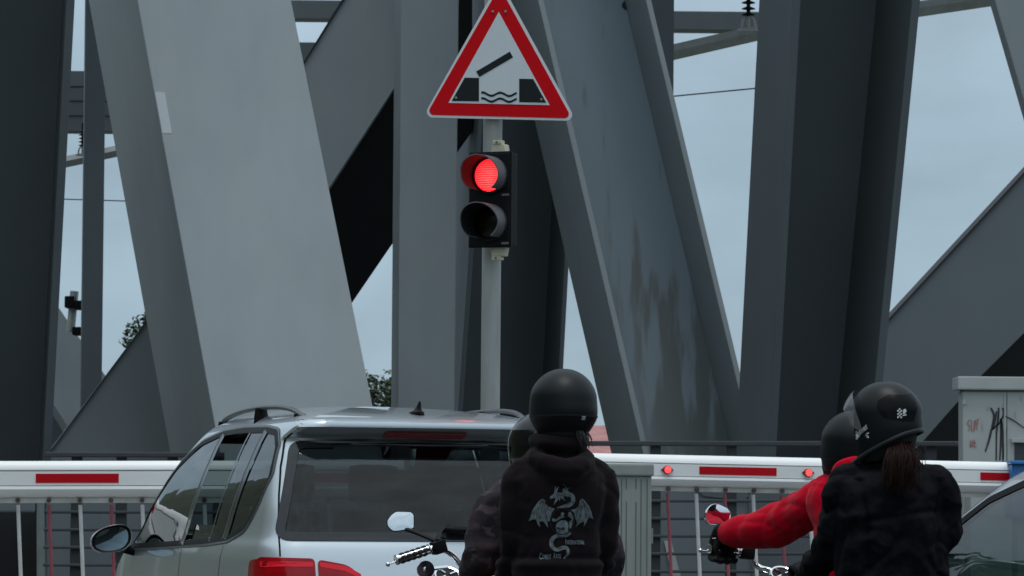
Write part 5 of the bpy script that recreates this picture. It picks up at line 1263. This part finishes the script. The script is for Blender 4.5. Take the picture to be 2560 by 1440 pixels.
art += [D(q) for q in ribbon2([(795, 905), (730, 945), (620, 950), (545, 975), (500, 1030), (508, 1110), (580, 1160), (670, 1130), (735, 1140), (750, 1210), (725, 1250), (685, 1295)], [14, 48, 58, 62, 60, 60, 58, 56, 56, 48, 34, 8], 5)]
circ = lambda cx, cy, r, n=28: [(cx+r*math.cos(2*math.pi*k/n), cy+r*math.sin(2*math.pi*k/n)) for k in range(n)]
art += [D([(562, 790), (590, 752), (640, 722), (700, 722), (738, 748), (755, 800), (745, 860), (755, 905), (715, 935), (655, 938), (600, 915), (570, 880), (556, 835)]), D([(740, 600), (775, 598), (812, 640), (826, 690), (815, 760), (795, 830), (772, 850), (765, 790), (760, 745), (800, 710), (775, 680), (735, 668)]), D(circ(652, 628, 27)), D([(500, 690), (560, 705), (600, 668), (640, 650), (700, 672), (640, 690), (600, 715), (560, 745), (505, 740)])]
pr_ = decal('print', art, hood_bvh, MD, .0022, 'print', hoodie)
ink = [D(circ(668, 845, 24)), D([(560, 820), (640, 838), (640, 856), (565, 842)])]
ink += [D(q) for q in ribbon2([(655+182*math.cos(a), 740+192*math.sin(a)) for a in [R(6*k) for k in range(61)]], [13, 13], 1)]
ink += [D(q) for q in ribbon2([(760, 350), (778, 400), (765, 455), (720, 490), (640, 512)], [6, 6], 5)]+[D(q) for q in ribbon2([(700, 960), (600, 975), (545, 1010), (528, 1060), (548, 1115), (600, 1140), (690, 1128), (722, 1180), (700, 1260)], [6, 6], 5)]
for q in ([(350, 420), (300, 560), (275, 705)], [(355, 430), (345, 600), (330, 740)], [(365, 440), (400, 600), (435, 730)], [(375, 450), (450, 560), (500, 590)], [(945, 415), (890, 560), (850, 680)], [(948, 420), (930, 600), (900, 770)], [(955, 430), (1000, 580), (1005, 730)], [(962, 440), (1060, 580), (1070, 675)], [(560, 330), (620, 350), (700, 350)], [(545, 330), (590, 390)]):
    ink += [D(p) for p in ribbon2(q, [7, 4], 4)]
decal('print_line', ink, hood_bvh, MD, .0034, 'print_ink', hoodie)
sc_ = lambda s, x0, x1, y0, y1: text_polys(s, (x1-x0)*MS, (y1-y0)*MS, ((x0+x1)/2-655)*MS, -((y0+y1)/2-740)*MS, 0, .012)
# small capitals: first letters taller
decal('lettering', sc_('I', 716, 722, 1000, 1080)+sc_('NTERNATIONAL', 738, 1005, 1018, 1080), hood_bvh, MD, .0024, 'text_ink', hoodie, step=.02)
decal('lettering', sc_('C', 332, 362, 1212, 1308)+sc_('OMBAT', 372, 494, 1232, 1302)+sc_('A', 528, 556, 1206, 1292)+sc_('RTS', 566, 640, 1226, 1288), hood_bvh, MD, .0024, 'text_ink', hoodie, step=.02)
# helmet
hc = toL(1408.5, 1005, 13.42); HM = Matrix.Translation(hc) @ Matrix.Rotation(R(-6), 4, 'Z') @ Matrix.Rotation(R(-2), 4, 'X')
head(pl, HM @ Matrix.Translation((0, .01, -.035)))
def jet(parent, HMx, material, rows, opening, rim_z):
    bm = dome(rows); cutbelow(bm, opening); thick(bm, .012); put(bm, HMx); return obj('helmet', bm, material, parent, smooth=45)
ROWS = sphere_row(.127, .1285, .142)+[(0, .1285, .142, 0), (-.035, .1305, .144, 0), (-.060, .1285, .140, 0), (-.085, .118, .128, .004), (-.110, .102, .112, .008), (-.130, .088, .100, .012)]
hl = jet(pl, HM, 'helm_matt', ROWS, lambda c_: c_.y > .055 and c_.z < .025-.1*(c_.y < .07) and abs(c_.x) < .13, 0)
def ring_band(HMx, z0, z1, a0, a1, rows, off, n=40, mt_='helm_edge', name='trim_band', parent=None, wav=None):
    tab = [(-r[0],)+tuple(r[1:]) for r in rows]; bm = bmesh.new(); L = []
    for k in range(n+1):
        a = a0+(a1-a0)*k/n; row = []
        for z in (z0, (z0+z1)/2, z1):
            zz = z+(wav(a) if wav else 0); rx, ry, cy = catmull(tab, -zz); row.append(bm.verts.new(HMx @ Vector(((rx+off)*math.cos(a), cy+(ry+off)*math.sin(a), zz))))
        L.append(row)
    for a, b_ in zip(L, L[1:]):
        for j in range(2): bm.faces.new((a[j], a[j+1], b_[j+1], b_[j]))
    return obj(name, bm, mt_, parent, smooth=True)
ring_band(HM, -.060, -.0555, R(170), R(370), ROWS, .0022, mt_='helm_edge', name='seam', parent=hl)
ring_band(HM, -.133, -.118, R(150), R(390), ROWS, .003, mt_='helm_lining', name='neck_roll', parent=hl)
for z in (-.064, -.072): ring_band(HM, z-.0028, z+.0028, R(294), R(301.5), ROWS, .003, 6, 'helm_grey', 'reflex', hl)
bm = bmesh.new(); rh = random.Random(4)
for k in range(26):
    b0 = HM @ Vector((.035+rh.uniform(0, .05), -.07+rh.uniform(-.03, .03), -.115)); tube(bm, smooth_pts([b0, b0+Vector((rh.uniform(0, .02), -.01, -.03)), b0+Vector((rh.uniform(-.01, .03), -.01, -.055-rh.random()*.02))], 3), [.0022, .002, .0018, .0016, .0014, .0011, .0006], 4)
obj('hair', bm, 'hair_dark', pl)

# rider in camouflage
rd = thing('person', 'person in purple camouflage jacket and glossy helmet, half hidden behind the dragon hoodie', 'person', LR, LY)
RO = toL(1356, 1290, 13.86); ox, oy = RO.x, RO.y
bm = bmesh.new()
torso(bm, [(ox, oy, .76, .19, .15), (ox, oy, .9, .20, .15), (ox, oy, 1.1, .20, .145), (ox, oy, 1.22, .215, .14), (ox, oy, 1.29, .20, .12), (ox, oy+.01, 1.34, .12, .09), (ox, oy+.01, 1.40, .075, .075)])
eL = toL(1142, 1385, 13.9); sL = toL(1222, 1262, 13.88)
for s_ in (-1, 1):
    sh = Vector((ox+s_*abs(sL.x-ox)*.93, oy, sL.z-.015)); el = Vector((ox+s_*(abs(eL.x-ox)-.06), oy-.02, eL.z-.02)); wr_ = Vector((ox+s_*.26, oy+.22, .84))
    chain(bm, [(ox+s_*.10, oy, 1.30), sh, lerp(sh, el, .5)+Vector((s_*.008, 0, 0)), el, lerp(el, wr_, .5), wr_], [.07, .082, .074, .068, .06, .05])
part('jacket', fuse(bm, .011, 5, cloth_wr(.011, 9, (1, 1, 1.3), 3., .004)), 'camo', rd)
for s_ in (-1, 1): hand(rd, (ox+s_*.255, oy+.24, .83), (ox+s_*.23, oy+.32, .81), (1, 0, 0), 'glove')
legs(rd, Vector((ox, oy, .79)), 1.0, 'jeans', .72, .24, .38)
hc2 = toL(1357, 1108, 13.9); HM2 = Matrix.Translation(hc2) @ Matrix.Rotation(R(32), 4, 'Z')
head(rd, HM2 @ Matrix.Translation((0, .01, -.03)))
ROW2 = sphere_row(.125, .129, .142)+[(0, .129, .142, 0), (-.05, .128, .140, 0), (-.09, .118, .130, .004), (-.13, .102, .114, .01), (-.15, .095, .105, .012)]
h2 = jet(rd, HM2, 'helm_gloss', ROW2, lambda c_: c_.y > .085 and -.085 < c_.z < .04, 0)
ring_band(HM2, -.09, .052, R(28), R(152), ROW2, .004, 30, 'visor_dark', 'visor', h2)
ring_band(HM2, -.012, .05, R(140), R(205), ROW2, .0035, 20, 'visor_dark', 'visor_hinge', h2)

# ---------------------------------------------------------------- right motorcycle
RY = R(15); RR = Vector((1.511, 14.12, 0))
def toR(px, py, y): return Matrix.LocRotScale(RR, Euler((0, 0, RY)), None).inverted() @ U(px, py, y)
gR = toR(1772, 1372, 15.12); gi_ = toR(1885, 1392, 15.15)
motorcycle('black motorcycle with chrome bars ridden by the person in red', RR, RY, dict(half=-gR.x, gz=gR.z, gy=gR.y, drop=-.012, rise=-.06, gauge=toR(1945, 1438, 15.2)+Vector((.02, 0, 0)),
    sig=(.30, 1.16, .80), mirror=dict(x=-toR(1795, 1286, 15.15).x, y=toR(1795, 1286, 15.15).y, z=toR(1795, 1286, 15.15).z, shape=[(.066, .008), (.05, .028), (.004, .047), (-.032, .044), (-.060, .014), (-.064, -.024), (-.045, -.046), (.028, -.046), (.052, -.036)], rad=.016, yaw=R(-11.2), tilt=R(-5.5), shell='chrome', stem=.007, stemmat='chrome')))
# rider in red
rr_ = thing('person', 'person in a red fleece and black gloves holding the handlebar, matt black helmet', 'person', RR, RY)
Tc = toR(2150, 1290, 14.62); ox, oy = Tc.x, Tc.y
bm = bmesh.new()
torso(bm, [(ox, oy-.06, .76, .20, .16), (ox, oy-.06, .95, .205, .16), (ox, oy-.04, 1.12, .21, .155), (ox, oy, 1.26, .225, .145), (ox, oy+.02, 1.345, .20, .12), (ox, oy+.03, 1.40, .12, .095), (ox, oy+.04, 1.45, .08, .08)])
S_, E_, W_ = toR(2042, 1252, 14.72), toR(1945, 1318, 14.92), toR(1822, 1332, 15.10)
chain(bm, [toR(2120, 1225, 14.68), S_, lerp(S_, E_, .5)+Vector((0, 0, -.004)), E_, lerp(E_, W_, .55)+Vector((0, 0, -.004)), W_], [.075, .092, .098, .100, .080, .054], n=8)
Sr = Vector((2*ox-S_.x, S_.y, S_.z)); Er = Vector((2*ox-E_.x, E_.y, E_.z)); Wr = Vector((2*ox-W_.x, W_.y, W_.z))
chain(bm, [Vector((ox+.10, oy, 1.33)), Sr, lerp(Sr, Er, .5), Er, lerp(Er, Wr, .55), Wr], [.075, .088, .088, .084, .062, .042], n=8)
chain(bm, [toR(2086, 1190, 14.5), toR(2098, 1170, 14.46), toR(2125, 1162, 14.46), toR(2170, 1160, 14.5)], [.028, .034, .036, .04])      # collar
def wr_r(p):
    q = Vector((p.x*.8, p.y*.8, p.z))
    d = p-E_; along = d.dot((W_-S_).normalized())
    ad = (W_-S_).normalized(); pp_ = q-ad*q.dot(ad); al_ = q.dot(ad)+.45*pp_.z+.25*pp_.x; Q = Vector((al_, pp_.z*.42, pp_.y*.42))
    f = .016*noise.noise(Vector((al_, pp_.z*.6, pp_.y*.6))*6.5)+.006*noise.noise(q*11)+.009*crease(Q*1.0+Vector((0, .4, 0)), 5.5, 2.2, 1.8)+.006*crease(Vector((q.x+q.z*.8, q.y*.5, q.z*.5)), 11, 5., 3.)
    f += 0.004*math.sin(along*42+6*noise.noise(p*5))*math.exp(-((along+.12)/.13)**2)*(1 if p.z > S_.z-.12 else .3)
    k = max(0., min(1., (W_-p).length/.12)); return f*k
part('jacket', fuse(bm, .0075, 5, wr_r), 'red_fleece', rr_)
gax = (gi_-gR).normalized(); gc = lerp(gR, gi_, .36)
hand(rr_, W_+Vector((-.012, .018, .004)), gc+Vector((0, 0, .0)), gax, 'glove', 1.3, long_=.034)
bm = bmesh.new(); d = (W_-E_).normalized(); lathe(bm, [(.034, -.004), (.046, 0), (.048, .02), (.044, .042), (.034, .05)], orient(W_+d*.006, d), 24); o = obj('glove_cuff', bm, 'glove', rr_, smooth=40)
grr = Vector((-gc.x, gc.y, gc.z)); hand(rr_, Vector((2*ox-W_.x, W_.y, W_.z)) if abs(2*ox-W_.x-grr.x) < .15 else grr+Vector((0, -.11, .05)), grr, (1, 0, 0), 'glove')
bm = bmesh.new(); a = toR(1781, 1346, 15.055); b_ = toR(1790, 1345.5, 15.05); tube(bm, [a, b_], .0022, 6); obj('glove_tag', bm, 'logo', rr_)
legs(rr_, Vector((ox, oy-.06, .80)), 1.05, 'jeans', .72, .25, .42)
hc3 = toR(2140, 1108, 14.62); HM3 = Matrix.Translation(hc3) @ Matrix.Rotation(R(20), 4, 'Z') @ Matrix.Rotation(R(4), 4, 'X')
head(rr_, HM3 @ Matrix.Translation((0, .01, -.03)))
ROW3 = sphere_row(.137, .142, .152)+[(0, .142, .152, 0), (-.05, .1435, .152, 0), (-.075, .139, .146, 0), (-.10, .130, .136, .004), (-.12, .118, .126, .006)]
h3 = jet(rr_, HM3, 'helm_matt', ROW3, lambda c_: c_.y > .09 and c_.z < .02, 0)
ring_band(HM3, -.070, -.066, R(140), R(400), ROW3, .002, mt_='helm_edge', name='seam', parent=h3)
bm = bmesh.new(); torso(bm, [(0, .012, -.20, .070, .075), (0, .02, -.15, .098, .11), (0, .012, -.11, .118, .128), (0, .01, -.07, .120, .13)]); put(bm, HM3); sc2 = fuse(bm, .009, 4, cloth_wr(.006, 18)); part('scarf', sc2, 'helm_lining', rr_)

# passenger in the black jacket
pr = thing('person', 'person in a black patterned jacket with a brown ponytail below a black helmet, right motorcycle', 'person', RR, RY)
Pc = toR(2228, 1300, 14.1); ox, oy = Pc.x, Pc.y
bm = bmesh.new()
torso(bm, [(ox, oy+.02, .78, .235, .17), (ox, oy+.01, .92, .235, .17), (ox, oy, 1.05, .225, .165), (ox, oy-.01, 1.18, .235, .165), (ox, oy-.01, 1.29, .225, .15), (ox, oy, 1.365, .195, .125), (ox, oy+.01, 1.42, .125, .10), (ox-.01, oy+.02, 1.465, .085, .085)])
shl, ell = toR(2112, 1215, 14.1), toR(2088, 1345, 14.14); shr, elr = toR(2345, 1215, 14.1), toR(2362, 1320, 14.12)
fl_ = toR(2030, 1425, 14.36); fr_ = elr+Vector((-.03, .22, -.16))
chain(bm, [Vector((ox-.10, oy, 1.35)), shl, lerp(shl, ell, .5)+Vector((-.005, 0, 0)), ell, lerp(ell, fl_, .6)+Vector((0, 0, -.01)), fl_], [.075, .080, .075, .074, .068, .055], n=8)
chain(bm, [Vector((ox+.10, oy, 1.35)), shr, lerp(shr, elr, .5)+Vector((.005, 0, 0)), elr, lerp(elr, fr_, .5), fr_], [.075, .080, .074, .072, .06, .05], n=8)
chain(bm, [(ox-.085, oy+.03, 1.44), (ox-.07, oy-.05, 1.435), (ox, oy-.08, 1.43), (ox+.07, oy-.05, 1.435), (ox+.085, oy+.03, 1.44)], [.028]*5)
def wr_p(p):
    q = Vector((p.x, p.y, p.z)); seam = -.010*math.exp(-((p.z-1.215-.02*math.sin(p.x*9))/.012)**2) if abs(p.x-ox) < .16 and p.y < oy else 0
    arm = -.012*math.exp(-((abs(p.x-ox-(-.005))-.165+.15*(1.3-p.z)*(p.z < 1.3)*.3)/.014)**2) if 1.0 < p.z < 1.36 and p.y < oy else 0
    return .013*(ridged(Vector((q.x*.8, q.y, q.z*1.1+.5*abs(q.x-ox))), 7.5, 8.)-.45)+.004*(ridged(q, 19, 2.)-.5)+.012*crease(Vector((q.x*.8, q.y*.6, q.z+.5*abs(q.x-ox))), 7, 3., 4.)+seam+arm
part('jacket', fuse(bm, .008, 5, wr_p), 'nylon', pr)
hand(pr, fl_+Vector((-.01, .02, -.005)), fl_+Vector((0, .11, -.03)), (1, 0, 0), 'glove'); hand(pr, fr_+Vector((0, .02, -.005)), fr_+Vector((-.02, .11, -.03)), (1, 0, 0), 'glove')
legs(pr, Vector((ox, oy+.02, .83)), 1.15, 'jeans', .80, .30, .42)
# helmet in profile, facing left
hc4 = toR(2214, 1046, 14.08); HM4 = Matrix.Translation(hc4) @ Matrix.Rotation(R(57), 4, 'Z') @ Matrix.Rotation(R(-5), 4, 'X')
head(pr, HM4 @ Matrix.Translation((0, .01, -.03)))
ROW4 = sphere_row(.148, .128, .146, 10, 2.15)+[(0, .128, .146, 0), (-.035, .129, .148, 0), (-.08, .126, .146, .006), (-.12, .118, .138, .014), (-.16, .110, .126, .022), (-.19, .104, .116, .026)]
def open4(c_):
    rim = -.066-.106*max(0, min(1, (c_.y+.14)/.27))**1.25
    return c_.z < rim or (c_.y > .115 and c_.z < .05)
bm = dome(ROW4, 72); cutbelow(bm, open4); thick(bm, .012)
for v in bm.verts:                            # crown ridge and a flattened back panel
    if v.co.y < -.05 and v.co.z > -.02: v.co.y -= .006*math.exp(-((v.co.z-.045)/.04)**2)
put(bm, HM4); h4 = obj('helmet', bm, 'helm_satin', pr, smooth=45)
h4b = bmesh.new(); h4b.from_mesh(h4.data); hv4 = BVHTree.FromBMesh(h4b); h4b.free()
bm = bmesh.new(); L = []; tab = [(-r[0],)+tuple(r[1:]) for r in ROW4]
for k in range(81):
    a = R(100)+R(340)*k/80; yy = .14*math.sin(a); 
    for it in range(3): zz = -.066-.106*max(0, min(1, (yy+.14)/.27))**1.25; rx, ry, cy = catmull(tab, -zz); yy = cy+ry*math.sin(a)
    row = []
    for dz, off in ((-.004, .000), (-.002, .0052), (.012, .0052), (.016, .001)): row.append(bm.verts.new(HM4 @ Vector(((rx+off)*math.cos(a), cy+(ry+off)*math.sin(a), zz+dz))))
    L.append(row)
for a, b2_ in zip(L, L[1:]):
    for j in range(3): bm.faces.new((a[j], a[j+1], b2_[j+1], b2_[j]))
obj('edge_rubber', bm, 'helm_edge', h4, smooth=True)
# padded inside, seen under the rim
bm = bmesh.new(); torso(bm, [(0, .02, -.17, .085, .095), (0, .01, -.12, .103, .118), (0, 0, -.05, .108, .122), (0, 0, .02, .105, .12)]); put(bm, HM4); part('lining', fuse(bm, .010, 3), 'helm_lining', h4)
# clear visor swung a little up, standing off the shell
bm = bmesh.new(); L = []
for k in range(41):
    u = k/40*2-1; row = []; lobe = max(0, (abs(u)-.62)/.38)
    hi = lerp(.124, .040, abs(u)**2)-.05*lobe**2; lo = lerp(.060, -.072, abs(u)**2)-.012*math.sin(math.pi*min(1, lobe))
    lo = min(lo, hi-.0); mid = (hi+lo)/2; half = (hi-lo)/2*math.sqrt(max(0, 1-lobe**2.2))+.0004
    for j in range(11):
        z4 = mid+half*(j/5-1); rx, ry, cy = catmull(tab, -min(z4, .13)); a = math.pi/2+u*R(68); off = .011+.007*(1-abs(u))
        row.append(bm.verts.new(HM4 @ Vector(((rx+off)*math.cos(a), cy+.012+(ry+off)*math.sin(a), z4))))
    L.append(row)
for a, b2_ in zip(L, L[1:]):
    for j in range(10): bm.faces.new((a[j], a[j+1], b2_[j+1], b2_[j]))
obj('visor', bm, 'visor_clear', h4, smooth=True)
# lettering and emblem on the shell, laid on from the side the photo sees
Rinv = Matrix.LocRotScale(RR, Euler((0, 0, RY)), None).inverted()
def side_m(px, py): 
    p = toR(px, py, 13.9); return Matrix.Translation(p) @ Rinv.to_3x3().to_4x4() @ Matrix.Rotation(R(90), 4, 'X')
k6 = 14.0/8820
decal('lettering', text_polys('römer', 37*k6, 13*k6, 0, 0, R(43), .012), hv4, side_m(2160, 1075), .0022, 'logo', h4, step=.02)
decal('lettering', [[(x*k6, y*k6) for x, y in circ(0, 0, 4.2, 14)]], hv4, side_m(2145, 1094), .0022, 'helm_grey', h4)
ck = []
for i in range(3):
    for j in range(6):
        if (i+j) % 2 == 0: ck.append([((x-6+i*4)*k6, (y-11.5+j*4)*k6) for x, y in ((0, 0+.0), (4, .8), (4, 4.8), (0, 4))])
decal('emblem', ck, hv4, side_m(2252.5, 1033), .0022, 'logo', h4)
decal('emblem', [[(x*k6, y*k6) for x, y in ((-5, -9), (5, -7), (5, -4), (-5, -6))], [(x*k6, y*k6) for x, y in ((-4, -4), (-4, 4), (-2, 8), (2, 9), (4.5, 6), (4.5, 1), (2, 0), (2, -3))]], hv4, side_m(2265, 1030), .0022, 'logo', h4)
# darker rear vent panel
pp = [(2200, 1001), (2226, 985), (2262, 986), (2287, 981), (2294, 990), (2299, 1020), (2290, 1052), (2262, 1052), (2215, 1045), (2196, 1020)]
decal('vent_panel', [[((x-2248)*k6, (1018-y)*k6) for x, y in pp]], hv4, side_m(2248, 1018), .0014, 'helm_panel', h4)
# ponytail
bm = bmesh.new(); rh = random.Random(9)
def toRv(px, py, y): return toR(px, py, y)
root_ = toRv(2250, 1108, 14.02)
for k in range(620):
    g1, g2 = rh.gauss(0, 1), rh.gauss(0, 1); t_ = min(1, abs(rh.gauss(.55, .3)))
    b0 = root_+Vector((g1*.016, .015+g2*.010, rh.uniform(-.01, .02)))
    m1 = toRv(2258+g1*17, 1150+rh.uniform(-12, 12), 13.90)+Vector((0, g2*.014, 0)); e1 = toRv(2252+g1*19+rh.gauss(0, 9), 1180+t_*55+rh.uniform(-14, 14), 13.885)+Vector((0, g2*.012, 0))
    tube(bm, smooth_pts([b0, lerp(b0, m1, .5)+Vector((0, -.018, .004)), m1, e1], 4), [.0015]*9+[.0013, .0011, .0008, .0004], 4)
obj('hair', bm, 'hair', pr, smooth=True)
# helmet-to-collar neck is covered by the collar; a small red cord on the side of the jacket
# dark motorcycle top box edge behind the passenger (pillion backrest)
